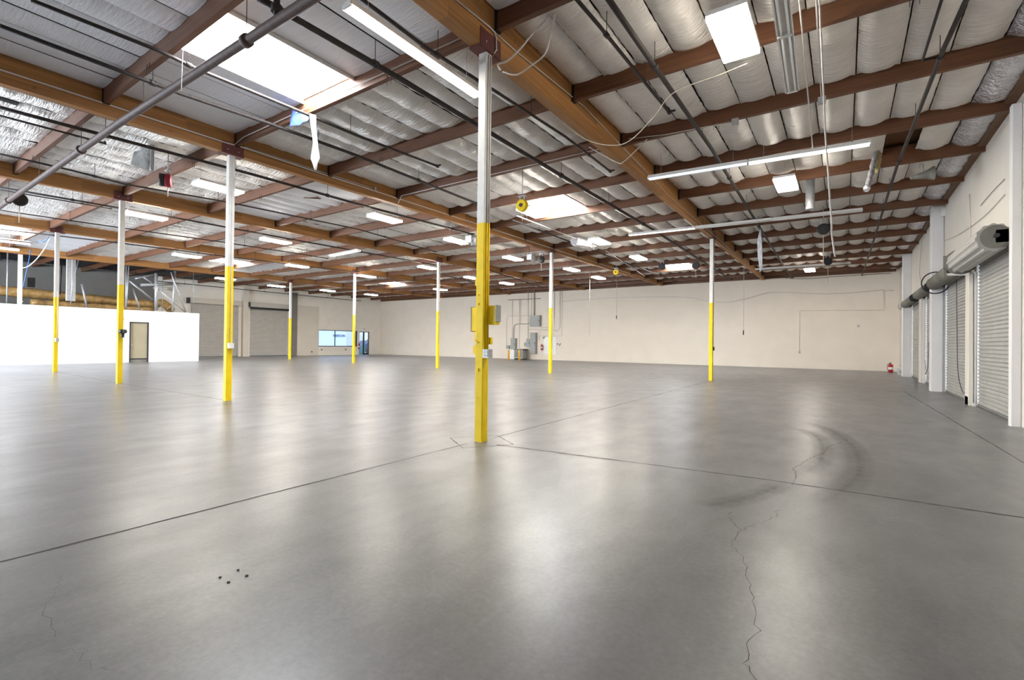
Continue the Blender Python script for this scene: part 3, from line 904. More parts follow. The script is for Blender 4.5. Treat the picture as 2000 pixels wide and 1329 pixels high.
# ---------------------------------------------------------------- LED high bays
bays = [  # x, y, label
    (-1.27, 7.12, 'large bright white square ceiling light nearest the camera, at the top right'),
    (-1.29, 14.45, 'bright white square ceiling light between the lit and unlit long tube fixtures at right'),
    (-1.62, 31.4, 'small bright square ceiling light close to the beige back wall at right'),
    (-14.43, 6.44, 'bright ceiling light half hidden behind the second nearest post'),
    (-19.88, 6.54, 'bright ceiling light between the second and third posts from the left'),
    (-20.02, 11.25, 'bright ceiling light just right of the second nearest post, one beam line further back'),
    (-13.07, 11.2, 'bright ceiling light with a dark duct stub above it, left of the nearest post'),
    (-13.37, 15.31, 'bright ceiling light touching the left edge of the nearest post, beside small machinery'),
    (-27.53, 10.83, 'double bright ceiling light left of the second nearest post, far back'),
    (-25.65, 15.69, 'bright ceiling light right of the furthest skylight strip, centre left'),
    (-8.36, 13.24, 'bright ceiling light behind the round yellow cord reel'),
    (-8.37, 18.48, 'bright ceiling light right of the shiny exposed duct end, left of the long unlit fixture'),
    (-8.34, 22.96, 'bright ceiling light left of the skylight with the two black reels'),
    (-13.7, 19.93, 'bright ceiling light just right of the nearest post, level with its yellow top'),
    (-12.88, 24.68, 'bright ceiling light right of the post in front of the electrical panels'),
    (-13.0, 28.59, 'bright ceiling light closest to the back wall, second bay, with a bent conduit below'),
    (-19.82, 28.09, 'bright ceiling light above the electrical panels near the back wall'),
    (-20.1, 24.54, 'bright ceiling light touching the nearest post low on its left side'),
    (-19.57, 19.9, 'bright ceiling light left of the narrow post in the middle distance'),
    (-26.82, 28.73, 'bright ceiling light behind the narrow post in the middle distance, near the back wall'),
    (-25.65, 20.52, 'bright ceiling light right of the post that stands before the office window'),
    (-35.34, 28.81, 'bright oval ceiling light near the far corner above the office window'),
    (-35.49, 16.36, 'bright ceiling light left of the second nearest post, above the far shutter'),
    (-36.49, 20.6, 'bright oval ceiling light above the second far shutter door'),
    (-35.84, 24.68, 'pair-like bright ceiling light above the far pale wall, right of the far post'),
]
LZ = 5.55
bays = [(x * .9765, y * .9765, l) for x, y, l in bays]
def near_purlin(y):
    return min(abs(y - q) for q in PY) < .07
def high_bay(x, y, label):
    t = thing('high_bay_light', label, 'ceiling light', (x, y, LZ), 'bright rectangular high bay lights')
    MB().box(x - .24, y - .57, LZ + .012, x + .24, y + .57, LZ + .07).build('housing', 'white_steel', t)
    MB().box(x - .235, y - .565, LZ - .035, x + .235, y + .565, LZ + .012).build('diffuser', 'lamp', t)
    MB().box(x - .06, y - .16, LZ + .07, x + .06, y + .16, LZ + .12).build('driver_box', 'galv', t)
    for sy in (-.45, .45):
        MB().tube([(x, y + sy, LZ + .07), (x, y + sy, 6.17)], .003, 4).build('hanging_wire', 'galv', t)
    return t
hb0 = high_bay(*bays[0])
for x, y, lab in bays[1:]:
    c = copy_tree(hb0); c.location = (x, y, LZ); c['label'] = lab

# ---------------------------------------------------------------- linear fluorescent fixtures
def strip_light(name, label, a, b, segs, w=.22, group=None):
    # a -> b along the fixture at its underside; segs: material of the tubes in each equal length, None = unlit
    a = Vector(a); b = Vector(b); L = (b - a); n = len(segs)
    t = thing(name, label, 'light fixture', tuple(a), group)
    d = L.normalized(); s = d.cross(Vector((0, 0, 1))).normalized()
    for i, sg in enumerate(segs):
        p = a + L * (i / n) + d * .01; q = a + L * ((i + 1) / n) - d * .01
        hz = MB()
        prof = [(-w / 2, .0), (-w / 2 + .008, .0), (-w * .28, .05), (w * .28, .05), (w / 2 - .008, .0), (w / 2, .0), (w * .30, .085), (-w * .30, .085)]
        hz.poly_extrude([tuple(p + s * u + Vector((0, 0, v))) for u, v in prof], tuple(q - p)); hz.build('reflector', 'white_steel', t)
        for o in (-.045, .045):
            MB().tube([p + s * o + Vector((0, 0, .018)), q + s * o + Vector((0, 0, .018))], .018, 8).build('tube', sg or 'white_plastic', t)
        for e in (p, q):
            k = MB(); c0 = e + Vector((0, 0, .02)); k.beam(c0 - d * .012, c0 + d * .012, .15, .05); k.build('lamp_holder', 'white_plastic', t)
        for e in (p + d * .3, q - d * .3):
            MB().tube([e + Vector((0, 0, .085)), Vector((e.x, e.y, 5.89 if near_purlin(e.y) else 6.14))], .003, 4).build('hanging_wire', 'galv', t)
    return t
strip_light('tube_light', 'long glowing tube fixture hanging left of the nearest post, pointing at it', (-4.80, 3.50, 5.30), (-4.80, 5.98, 5.30), ['tube_warm'], .2)
strip_light('tube_light', 'long fixture at right whose left half glows bluish and right half bright white', (-4.04, 11.75, 5.5), (.41, 12.1, 5.5), ['tube_cool', 'tube_warm'])
strip_light('tube_light', 'very long fixture crossing before the far right post, only its left third lit', (-6.72, 17.45, 5.5), (.42, 17.9, 5.5), ['tube_dim', None, None])
strip_light('tube_light', 'unlit long thin fixture close to the back wall at right', (-4.0, 28.9, 5.5), (.22, 28.9, 5.5), [None, None])
strip_light('tube_light', 'unlit fixture with cloudy tubes at the top right, beside the hanging cords', (-.62, 5.6, 5.5), (-.72, 8.95, 5.5), [None, None], .2)
strip_light('tube_light', 'single glowing tube fixture high in the middle left, crosswise under the roof', (-21.0, 14.58, 5.6), (-18.55, 14.36, 5.6), ['tube_warm'], .3)
strip_light('tube_light', 'glowing tube fixture at the left edge, above the white partition', (-30.0, 2.7, 5.2), (-29.85, 5.19, 5.2), ['tube_warm'], .3)
strip_light('tube_light', 'unlit white fixture just above the glowing one at the left edge', (-30.3, 3.2, 5.55), (-30.2, 5.6, 5.55), [None], .15)

# ---------------------------------------------------------------- sprinkler pipes
PZ = 5.76
def pipe(label, pts, r, hang=2.4, mat='pipe', name='sprinkler_pipe', group='sprinkler pipes under the roof', cap=True, heads=()):
    pts = [Vector(p) for p in pts]
    t = thing(name, label, 'pipe', tuple(pts[0]), group)
    MB().tube(pts, r, 12).build('pipe', mat, t)
    L = sum((b - a).length for a, b in zip(pts, pts[1:]))
    def at_len(s):
        for a, b in zip(pts, pts[1:]):
            l = (b - a).length
            if s <= l: return a + (b - a) * (s / l), (b - a).normalized()
            s -= l
        return pts[-1], (pts[-1] - pts[-2]).normalized()
    s = hang * .6; i = 0
    while s < L:
        p, d = at_len(s)
        if i % 2 == 0:
            MB().tube([p - d * .045, p + d * .045], r * 1.4, 12).build('coupling', mat, t)
        top = 5.89 if near_purlin(p.y) else 6.16
        MB().tube([p + Vector((0, 0, r)), Vector((p.x, p.y, top))], .006, 5).build('hanger_rod', mat, t)
        s += hang; i += 1
    if cap:
        d = (pts[-1] - pts[-2]).normalized()
        MB().tube([pts[-1] - d * .05, pts[-1] + d * .02], r * 1.35, 12).build('end_cap', mat, t)
        MB().tube([pts[-1] - d * .03, pts[-1] - d * .03 + Vector((.12, 0, 0))], r * .8, 8).build('outlet_stub', mat, t)
    return t
MZ = 5.42
pipe('thick brown main pipe running crosswise under the beams at the top left', [(2.2, 3.36, MZ), (-5.173,3.297,5.42), (-11.023,3.23,5.42), (-21.418,3.285,5.42), (-33, 3.3, MZ)], .062, 3.4, 'pipe_red')
pipe('thick dark pipe just right of the large skylight, passing behind the nearest post', [(-6.171,3.192,5.76),(-6.142,3.789,5.76),(-6.089,5.425,5.76),(-6.068,11.317,5.76)] + [(-5.999,17.968,5.76),(-6.195,34.256,5.76)], .045, 3)
pipe('thin dark pipe passing under the big skylight and ending with a stub', [(-8.677,1.571,5.76),(-8.557,2.929,5.76),(-8.613,3.461,5.76),(-8.557,5.047,5.76),(-8.525,6.557,5.76),(-8.321,8.769,5.76)], .028, 3)
pipe('dark pipe crossing the main pipe, then following the second beam line', [(-9.766,1.465,5.76),(-9.723,3.203,5.76),(-9.724,3.662,5.76),(-9.546,5.18,5.76),(-9.444,7.156,5.76),(-9.503,11.808,5.76)] , .034, 3)
pipe('thin dark pipe just left of the nearest post top, ending between two purlins', [(-5.11,3.941,5.78),(-5.148,5.175,5.78),(-5.031,6.664,5.78),(-4.888,9.005,5.78),(-4.912,11.446,5.78)], .026, 2.4)
pipe('thin dark pipe right of the nearest post, ending with a bent stub', [(-2.831,5.445,5.78),(-2.805,6.101,5.78),(-2.747,9.131,5.78)], .026, 1.5)
pipe('thick dark pipe running from the top centre down to the lit tube fixture and beyond', [(-2.469,5.619,5.74),(-2.464,7.453,5.74),(-2.442,11.238,5.74),(-2.593,19.882,5.74),(-2.792,35.173,5.74)], .04, 3)
pipe('long dark pipe running toward the back wall, nearest the shutter wall', [(1.225,8.074,5.74),(1.152,9.362,5.74),(1.075,12.451,5.74),(1.005,14.66,5.74),(0.928,26.964,5.74),(0.812,37.78,5.74)], .032, 2.4)
pipe('short thin dark pipe hooking onto the long pipe at top right', [(0.98,7.989,5.78),(0.953,9.559,5.78)] + [(1.133,9.582,5.78)], .018, 9, cap=False)
pipe('dark pipe on the far side of the second beam line', [(-12.258,1.852,5.84),(-12.239,3.183,5.84),(-12.227,3.643,5.84),(-11.979,8.916,5.84)], .026, 3)
pipe('thick dark pipe with round couplings in the third bay, left', [(-13.213,2.002,5.76),(-13.13,3.152,5.76),(-13.052,4.128,5.76),(-12.845,6.514,5.76),(-12.737,9.833,5.76),(-12.344,15.066,5.76)], .036, 2.6)
pipe('thin dark pipe ending just past the main pipe at the far left', [(-13.574,2.059,5.72),(-13.496,3.659,5.72)], .02, 3)
pipe('dark pipe along the top of the third beam line', [(-16.713,2.547,5.8),(-16.712,3.852,5.8),(-16.878,5.052,5.8),(-16.247,7.514,5.8),(-15.719,12.151,5.8),(-16.396,17.176,5.8)], .024, 3)
pipe('dark pipe in the fourth bay above the black cord reel', [(-20.039,3.066,5.72),(-19.595,7.443,5.72),(-19.425,11.634,5.72),(-18.863,19.774,5.72)], .03, 2.6)
pipe('thin dark pipe in the fourth bay ending left of the third post', [(-20.197,3.091,5.68),(-19.926,5.592,5.68)], .018, 3)
pipe('dark pipe along the top of the fourth beam line', [(-24.102,3.698,5.8),(-23.905,5.376,5.8),(-23.056,10.602,5.8),(-22.663,15.578,5.8)], .022, 3)
pipe('dark pipe in the fifth bay crossing under the left skylight', [(-27.673,4.256,5.7),(-26.858,7.722,5.7),(-26.251,12.081,5.7),(-24.877,19.273,5.7)], .026, 2.6)
pipe('thin dark pipe behind the fifth beam line over the partition', [(-37.5, 4, 5.6), (-37.2, 30, 5.6)], .03, 3)
pipe('thin dark pipe close to the far wall ending above the office window', [(-40.5, 14, 5.55), (-40.3, 31.5, 5.5)], .03, 3)
# further branch lines toward the back wall
pipe('dark branch pipe ending before the back wall, left of the far right post', [(-9.673,13.979,5.74),(-9.498,33.417,5.74)], .03, 3)
pipe('dark branch pipe ending above the electrical panels', [(-17.181,21.322,5.74),(-19.283,32.15,5.74)], .03, 3)
pipe('dark branch pipe ending left of the electrical panels', [(-21.223,22.724,5.74),(-22.885,32.229,5.74)], .03, 3)

# ---------------------------------------------------------------- conduits along beams and purlins
def conduit(label, pts, r=.013, mat='conduit', box=None, smooth=False, hang=False):
    t = thing('conduit', label, 'conduit', tuple(pts[0]))
    MB().tube(smooth_path(pts, 5) if smooth else pts, r, 7).build('conduit_tube', mat, t)
    if hang:
        for f in (.1, .5, .9):
            q = Vector(pts[0]).lerp(Vector(pts[-1]), f)
            MB().tube([q, (q.x, q.y, 6.16)], .004, 4).build('hanger_rod', 'galv', t)
    if box:
        x, y, z, s = box
        MB().box(x - s, y - s * .6, z - s, x + s, y + s * .6, z + s).build('junction_box', 'galv', t)
    return t
def gx(i, y): return gird(i, y)[0] + GW / 2 + .02
conduit('thin white conduit fixed along the camera side of the second beam line', [(gx(1, y), y, 5.90) for y in (1.2, 3, 5.3)] + [(gx(1, 5.8) + .01, 5.8, 5.92)] + [(gx(1, y), y, 5.90) for y in (8, 14, 20, 26, 33)], .014, 'white_steel')
conduit('second thin conduit below the first one, starting at the second nearest post', [(gx(1, 5.75), 5.75, 5.95), (gx(1, 9.4), 9.4, 5.95)], .01, 'conduit', (gx(1, 9.5) + .01, 9.5, 5.95, .05))
conduit('pale conduit running along the nearest beam line then bending down to the post', [(-4.15,4.676,5.818),(-4.15,5.373,5.855),(-4.15,5.506,5.847),(-4.15,5.544,5.787)] + [(-4.15, 5.55, 5.62), (-4.17, 5.5, 5.52)], .012, 'conduit', None)
conduit('thin conduit along the nearest beam line beyond the post', [(-4.16,5.446,5.855), (-4.16,6.028,5.859), (-4.17,8.454,5.99), (-4.22, 14, 5.72), (-4.3, 25, 5.76)], .009)
conduit('double conduit on a purlin leading to a small grey box, right of the nearest beam', [(-4.0, 10.33, 6.0), (-3.18,10.33,5.902), (-1.845,10.33,5.841)], .011, 'conduit', (*(-1.808,10.33,5.832), .06))
conduit('conduit along a purlin left of the nearest post, under the skylight end', [(-4.4, 5.50, 5.98), (-8.2, 5.50, 5.98), (-11.2, 5.50, 5.98), (-11.6, 5.5, 5.9)], .011)
conduit('white conduit along a purlin behind the nearest post top', [(-4.4, 10.32, 5.92), (-11.3, 10.32, 5.92), (-11.45, 10.32, 5.7)], .011, 'white_steel')
conduit('thin upright conduit line near the hanging cords, nearer the unlit fixture', [(-.47, 5.9, 5.72), (-.53, 9.0, 5.72), (-.6, 12.5, 5.72)], .011)
conduit('thin upright conduit line ending in a small box, between the fixture and the cord', [(-.30, 5.9, 5.72), (-.36, 9.9, 5.74)], .011, 'conduit', (-.36, 10.2, 5.80, .06))
conduit('white conduit under the roof in the fifth bay at the left edge', [(-30.6, 3.3, 5.75), (-30.4, 5.9, 5.75)], .02, 'white_steel', hang=True)
conduit('long pale conduit ahead of the shiny duct, toward the back wall', [(-9.13,13.495,5.7),(-9.032,19.35,5.7)], .018, hang=True)
conduit('long pale conduit right of the shiny duct end, toward the back wall', [(-8.981,20.497,5.66),(-10.25,29.43,5.66)], .016, hang=True)

# ---------------------------------------------------------------- loose cables
def cable(label, pts, r=.009, mat='conduit', cat='cable', name='loose_cable'):
    return tag(MB().tube(smooth_path(pts, 7), r, 6).build(name, mat), label, cat)
cable('pale orange cable sagging in a loop under the nearest beam toward the big ceiling light', [(-4.844,8.0,6.075), (-4.542,8.3,5.696), (-4.146,8.6,5.381), (-3.613,8.6,5.172), (-3.234,8.5,5.165), (-2.787,8.4,5.434), (-2.422,8.3,5.703), (-1.627,8.0,5.626), (-1.211,7.8,5.572)], .008, 'cord')
cable('grey cable loop crossing the nearest beam and up to the purlin conduit', [(-4.819,10.0,5.888), (-4.191,10.1,5.442), (-4.025,10.1,5.419), (-3.808,10.2,5.632), (-3.553,10.25,5.861)], .011)
cable('thick grey cable draped from the nearest post bracket up to the first purlin', [(-3.883,5.3,5.122), (-3.927,5.3,5.214), (-3.809,5.35,5.249), (-3.651,5.4,5.369), (-3.504,5.5,5.593), (-3.301,5.52,5.717)], .012)
cable('grey cable looping wide from the nearest post bracket to the first purlin', [(-3.848,5.3,5.091), (-3.654,5.35,5.013), (-3.451,5.4,5.097), (-3.269,5.45,5.225), (-3.209,5.5,5.529), (-3.169,5.52,5.742)], .010)
cable('white cable swagging beside the left posts above the partition', [(-29.256,6.057,5.893),(-30.513,6.166,5.607),(-32.082,6.183,5.204),(-33.698,6.165,4.961),(-34.998,6.12,4.981)], .022, 'white_steel')
cable('straight blue cable dropping above the left part of the partition', [(-33.715,6.268,5.826),(-33.776,6.229,5.388),(-33.858,6.177,4.873),(-34.023,6.072,3.945)], .02, 'blue')
cable('short blue cable arc near the left skylight', [(-29.57,5.721,5.73),(-29.382,5.851,5.664),(-29.159,6.003,5.872)], .02, 'blue')
cable('tangled grey cable at the foot of the white post behind the partition', [(-34.877,6.086,4.546),(-34.811,6.133,4.337),(-34.874,6.092,4.021),(-34.959,6.036,3.757),(-34.827,6.13,3.366),(-34.718,6.206,3.236)], .02, 'conduit')
cable('long pale cord hanging from the roof in front of the right-hand fixtures', [(-0.254,6.3,5.279), (-0.218,6.2,4.5), (-0.182,6.1,3.675), (-0.154,6.0,3.257), (-0.135,6.0,2.933), (-0.12,6.0,2.717), (-0.115,6.0,2.557), (-0.087,6.0,2.331)], .0085, 'conduit', 'cord', 'pendant_cable')
def drop(label, px, py0, py1, y, r=.012, plug=True):
    a = PXd[(px, py0, y)]; a = (a[0], a[1], 6.16); b = PXd[(px, py1, y)]
    t = thing('pendant_cable', label, 'cord', a)
    MB().tube([a, b], r, 5).build('cord', 'conduit', t)
    if plug: MB().tube([(b[0], b[1], b[2] + .12), (b[0], b[1], b[2] - .12)], .03, 6).build('plug', 'black', t)
PXd = {(1152, 545, 28): (-13.332,28.0,5.863), (1152, 655, 28): (-13.323,28.0,1.969), (1205, 548, 32): (-13.154,32.0,5.884), (1205, 620, 32): (-13.165,32.0,3.304),
       (1453, 525, 28): (-4.415,28.0,5.491), (1453, 651, 28): (-4.415,28.0,2.103), (1599, 462, 19): (-0.752,19.5,5.1), (1599, 520, 19): (-0.746,19.5,4.154)}
drop('thin cord hanging before the back wall, right of the electrical post', 1152, 545, 655, 28, .01, False)
drop('thin cord with a plug hanging before the back wall, second from the electrical post', 1205, 548, 620, 32)
drop('thin cord with a plug hanging before the back wall, right of the far right post', 1453, 525, 651, 28)

# ---------------------------------------------------------------- cord reels, horn, spot
def reel(label, c, r, mat, face, cord=None, w=.14, hub=(.3, 'frame')):
    # drum-shaped reel; face = direction of its axis in the floor plane
    c = Vector(c); f = Vector((math.cos(face), math.sin(face), 0))
    t = thing('cord_reel', label, 'reel', tuple(c), 'cord reels hung under the roof')
    MB().tube([c - f * w / 2, c - f * (w / 2 - .02), c + f * (w / 2 - .02), c + f * w / 2], [r * .86, r, r, r * .86], 22).build('reel_housing', mat, t)
    MB().tube([c + f * w / 2, c + f * (w / 2 + .02 + (.08 if hub[0] > .6 else 0))], r * hub[0], 16).build('hub', hub[1], t)
    s = f.cross(Vector((0, 0, 1)))
    for k in (-.4, .4):
        MB().beam(c + s * r * k + Vector((0, 0, r * .8)), c + s * r * k + Vector((0, 0, r * 1.5)), .03, .03).build('hanger_lug', 'galv', t)
    MB().box(c.x - .12, c.y - .04, c.z + r * 1.45, c.x + .12, c.y + .04, c.z + r * 1.6).build('mounting_bar', 'galv', t)
    if c.z + r * 1.6 < 5.86:
        MB().tube([(c.x, c.y, c.z + r * 1.6), (c.x, c.y, 5.89 if near_purlin(c.y) else 6.16)], .012, 5).build('hanger_rod', 'galv', t)
    if cord:
        MB().tube([(c.x, c.y, c.z - r * .9), (c.x + .01, c.y, c.z - r * .9 - cord)], .012, 5).build('pull_cord', 'cord', t)
    return t
reel('round bright yellow cord reel in front of the mid skylight', (-7.105,10.74,5.073), .165, 'yellow', -PI / 2, .25)
reel('round black cord reel with a long thin cord, under the unlit right-hand fixture', (-0.616,19.328,5.364), .185, 'black', -PI / 2, 1.0)
reel('round black cord reel nearest the back wall on the right, with a hanging cord', (-0.694,28.011,5.55), .19, 'black', -PI / 2, .9)
reel('black cord reel left of the far right skylight', (-8.206,26.242,5.663), .18, 'black', -PI / 2, .25)
reel('black cord reel just right of the far right skylight, left of the far right post', (-6.693,27.282,5.74), .2, 'black', -PI / 2, .5)
reel('black cord reel beside the post in front of the electrical panels', (-12.171,20.118,5.491), .18, 'black', -PI / 2, .4)
reel('black cord reel under the main pipe at the far left', (-21.39,3.701,5.741), .2, 'black', -.2, .55)
reel('dark crimson cord reel hanging sideways from a purlin at the left', (-14.086,5.087,5.405), .17, 'red_dark', 1.1 + PI, .25, .14, (.95, 'black'))
reel('tiny yellow cord reel near the end of the second beam line', (-10.737,25.959,5.508), .15, 'yellow', -PI / 2)
h = (1.561,15.24,5.585)
t = thing('horn_loudspeaker', 'grey cone-shaped horn hanging near the top of the shutter wall', 'loudspeaker', h)
MB().tube([(h[0] - .26, h[1] - .05, h[2] - .04), (h[0] + .04, h[1], h[2]), (h[0] + .17, h[1] + .03, h[2] + .02), (h[0] + .19, h[1] + .03, h[2] + .02)], [.04, .10, .165, .165], 18).build('horn_body', 'drum', t)
MB().tube([(h[0] + .191, h[1] + .03, h[2] + .02), (h[0] + .195, h[1] + .03, h[2] + .02)], .155, 18).build('horn_mouth', 'frame', t)
for q in (-.08, -.02):
    MB().tube([(h[0] + q, h[1], h[2] + .06), (h[0] + q, h[1], 5.88)], .008, 5).build('hanger_rod', 'galv', t)
# shiny exposed duct end and small machinery in the second and third bays
t = thing('exhaust_duct', 'shiny crumpled silver duct with an open round end in the second bay', 'duct', (-8.786,18.672,5.6))
a = Vector((-8.901,18.967,5.62)); mb = MB()
pts = [a + Vector((-.15 * i * .2, -.16 * i, .0)) for i in range(9)]
mb.tube(pts, [.19 + .012 * (i % 2) for i in range(9)], 16); mb.build('flexible_duct', 'foil_shiny', t)
MB().tube([a, a + Vector((0, .05, 0))], .15, 14).build('grille', 'frame', t)
for lab, px, py, dd in (('grey box machine hung beside the black reel in the second bay', 1040, 504, 23.0), ('small grey machine hung at the left edge of the nearest post', 925, 468, 19.0), ('dark fan unit above the crosswise glowing tube', 706, 461, 23.0)):
    c = {1040: (-12.253,19.455,5.472), 925: (-11.43,13.955,5.209), 706: (-19.783,15.481,6.619)}[px]
    t = thing('ceiling_unit', lab, 'machine', c)
    MB().box(c[0] - .22, c[1] - .16, c[2] - .10, c[0] + .05, c[1] + .16, c[2] + .16).build('motor_box', 'galv', t)
    MB().tube([(c[0] + .05, c[1], c[2] - .2), (c[0] + .05, c[1], c[2] + .18)], .10, 12).build('motor', 'galv', t)
    MB().tube([(c[0] - .2, c[1], c[2] + .15), (c[0] - .2, c[1], 6.05)], .012, 5).build('hanger_rod', 'frame', t)

# round vent stub and torn insulation
v = (-0.809,15.6,5.175)
t = thing('vent_pipe', 'short round silver vent pipe hanging from the roof at right', 'pipe', v)
MB().tube([(v[0], v[1], 6.1), (v[0], v[1], v[2] + .05), (v[0], v[1], v[2])], [.11, .11, .12], 16).build('vent_tube', 'galv', t)
t = thing('rolled_foil_strip', 'narrow rolled strip of foil with yellow fibre hanging near the shutter wall', 'insulation', (0.472,14.0,5.51))
MB().tube(smooth_path([(0.609,14.6,6.223), (0.546,14.2,5.798), (0.466,13.8,5.333), (0.383,13.5,4.948)]), [.05 + .01 * (i % 3) for i in range(19)], 8).build('foil_roll', 'foil_shiny', t)
MB().tube(smooth_path([(0.649,14.6,6.09), (0.632,14.4,5.832), (0.576,14.2,5.55)]), [.05 + .02 * (i % 2) for i in range(13)], 6).build('fibre_tuft', 'fibre', t)

def sheet(name, label, cat, rows, mat):
    # hanging film: list of (left, right) 3D points
    mb = MB(); prev = None
    for a, b in rows:
        a = Vector(a); b = Vector(b); r = []
        for i in range(7):
            u = i / 6; p = a.lerp(b, u); p.y += .03 * math.sin(u * 9 + p.z * 5)
            r.append(mb.bm.verts.new(p))
        if prev:
            for i in range(6):
                f = mb.bm.faces.new((prev[i], prev[i + 1], r[i + 1], r[i])); f.smooth = True
        prev = r
    o = mb.build(name, mat, keep=True)
    sm = o.modifiers.new('thickness', 'SOLIDIFY'); sm.thickness = .003
    return tag(o, label, cat)
sheet('plastic_film', 'long torn strip of white plastic film dangling under the large skylight', 'plastic film', [((-8.47,5.4,5.763), (-8.27,5.4,5.672)), ((-8.417,5.38,5.516), (-8.201,5.38,5.434)), ((-8.327,5.36,5.146), (-8.163,5.36,5.099)), ((-8.306,5.34,4.843), (-8.095,5.34,4.819)), ((-8.205,5.33,4.704), (-8.142,5.33,4.729)), ((-8.17,5.33,4.591), (-8.154,5.33,4.588))], 'white_film')
sheet('plastic_film', 'blue translucent flap of film on the purlin below the large skylight', 'plastic film', [((-9.196,5.5,6.075), (-8.695,5.5,5.842)), ((-9.231,5.48,5.89), (-8.644,5.48,5.72)), ((-9.266,5.46,5.714), (-8.663,5.46,5.677))], 'blue_film')
sheet('plastic_film', 'twisted white plastic film hanging right of the far right post', 'plastic film', [((-2.573,19.6,5.662), (-2.54,19.6,5.658)), ((-2.654,19.6,5.26), (-2.503,19.6,5.243)), ((-2.62,19.5,4.679), (-2.47,19.5,4.702)), ((-2.549,19.5,4.152), (-2.467,19.5,4.22)), ((-2.565,19.5,4.079), (-2.516,19.5,4.094))], 'white_film')
sheet('foil_flap', 'torn dull foil flap hanging beside a flue pipe in the third bay, left', 'insulation', [((-14.362,4.6,6.573), (-13.91,4.6,6.414)), ((-14.677,4.62,6.321), (-13.862,4.62,6.075)), ((-14.931,4.64,6.059), (-13.877,4.64,5.749)), ((-15.125,4.66,5.881), (-13.957,4.66,5.497))], 'foil_dirty')
v = (-13.832,4.66,5.473)
t = thing('flue_pipe', 'thin grey flue pipe hanging beside the torn foil flap', 'pipe', v)
MB().tube([(v[0], v[1], 6.1), (v[0], v[1], v[2] + .04), (v[0], v[1], v[2])], [.04, .04, .045], 10).build('flue_tube', 'galv', t)
cable('knotted white string hanging from the purlin beside the main pipe', [(-8.131,3.1,5.711), (-8.143,3.1,5.539), (-8.152,3.1,5.313), (-8.161,3.1,5.101)], .006, 'white_steel', 'string', 'hanging_string')

# ---------------------------------------------------------------- electrical corner on the back wall
YE = YF - .001
def wbox(px0, py0, px1, py1, dep=.3):
    # wall enclosure given by its two corners on the back wall
    return (px0, py0, px1, py1, dep)
def enclosure(label, a, b, dep, mat='grey_box', door=True, cat='electrical box', name='electrical_panel'):
    x0, x1 = sorted((a[0], b[0])); z0, z1 = sorted((a[2], b[2]))
    t = thing(name, label, cat, ((x0 + x1) / 2, YE, z0))
    MB().box(x0, YE - dep, z0, x1, YE, z1).build('enclosure', mat, t)
    if door:
        dd = MB().box(x0 + .03, YE - dep - .025, z0 + .03, x1 - .03, YE - dep - .001, z1 - .03).build('panel_door', mat, t)
        MB().box(x1 - .10, YE - dep - .045, (z0 + z1) / 2 - .06, x1 - .06, YE - dep - .026, (z0 + z1) / 2 + .06).build('latch', 'frame', dd)
    return t
enclosure('large square grey enclosure high on the back wall among the conduits', (-22.684,35.7,3.849), (-21.678,35.7,2.898), .30)
enclosure('tallest grey electrical panel on the back wall, just left of the fire extinguisher', (-22.664,35.7,2.35), (-22.088,35.7,0.506), .28)
enclosure('medium tall grey electrical panel furthest left, above the white cabinet', (-24.736,35.7,1.85), (-24.211,35.7,0.825), .26)
enclosure('small dark grey switch panel left of the tallest panel', (-23.083,35.7,1.811), (-22.7,35.7,1.074), .22)
enclosure('little square grey box left of the small switch panel', (-23.331,35.7,1.472), (-23.085,35.7,1.159), .2, 'grey_box', False)
enclosure('little grey box on the back wall above the left orange bollard', (-25.279,35.7,1.2), (-24.964,35.7,0.904), .18, 'grey_box', False)
a = (-24.504,35.5,-0.069); 
t = thing('cabinet', 'plain white cabinet standing under the left grey panel', 'cabinet', (a[0], 35.4, 0))
MB().box(a[0], 35.3, 0, a[0] + .48, 35.9, .84).build('cabinet_body', 'white_plastic', t)
MB().box(a[0] + .02, 35.28, .05, a[0] + .46, 35.299, .80).build('door', 'white_plastic', t)
a = (-23.805,35.2,-0.043); b = (-22.894,35.2,-0.017)
t = thing('transformer', 'grey ribbed transformer on the floor behind the right orange bollard', 'transformer', (a[0], 35.2, 0))
MB().bbox(a[0], 34.95, .08, b[0], 35.75, .92, .02).build('transformer_case', 'grey_box', t)
MB().box(a[0] - .03, 34.92, .80, b[0] + .03, 35.78, .86).build('lid', 'frame', t)
for k in range(9):
    xx = lerp(a[0] + .1, b[0] - .1, k / 8)
    MB().box(xx - .012, 34.938, .2, xx + .012, 34.949, .72).build('louvre', 'frame', t)
for s in (a[0] + .1, b[0] - .1):
    MB().box(s - .05, 35.0, 0, s + .05, 35.7, .08).build('foot', 'frame', t)
for lab, px in (('orange bollard on the left, standing before the electrical panels', 993.2), ('orange bollard on the right, standing before the transformer', 1014)):
    a = {993.2: (-22.912,32.837,0.0), 1014: (-22.077,33.173,0.0)}[px]
    t = thing('bollard', lab, 'bollard', a, 'orange bollards')
    MB().tube([(a[0], a[1], .02), (a[0], a[1], .80), (a[0], a[1], .85), (a[0], a[1], .87)], [.075, .075, .06, .02], 14).build('bollard_post', 'orange', t)
    MB().tube([(a[0], a[1], 0), (a[0], a[1], .02)], .12, 14).build('base_plate', 'orange', t)
t = enclosure('white plywood backboard on the back wall behind the electrical post', (-21.452,35.9,1.975), (-20.197,35.9,0.48), .03, 'white_plastic', False, 'board', 'backboard')
wallc = 35.93
def wcond(label, pts, r=.014, mat='conduit'):
    return tag(MB().tube(pts, r, 6).build('wall_conduit', mat), label, 'conduit', 'conduits on the back wall')
wcond('thick upright conduit from the roof into the large square grey enclosure', [(-22.408,35.9,6.699),(-22.371,35.9,3.83)], .05, 'grey_box')
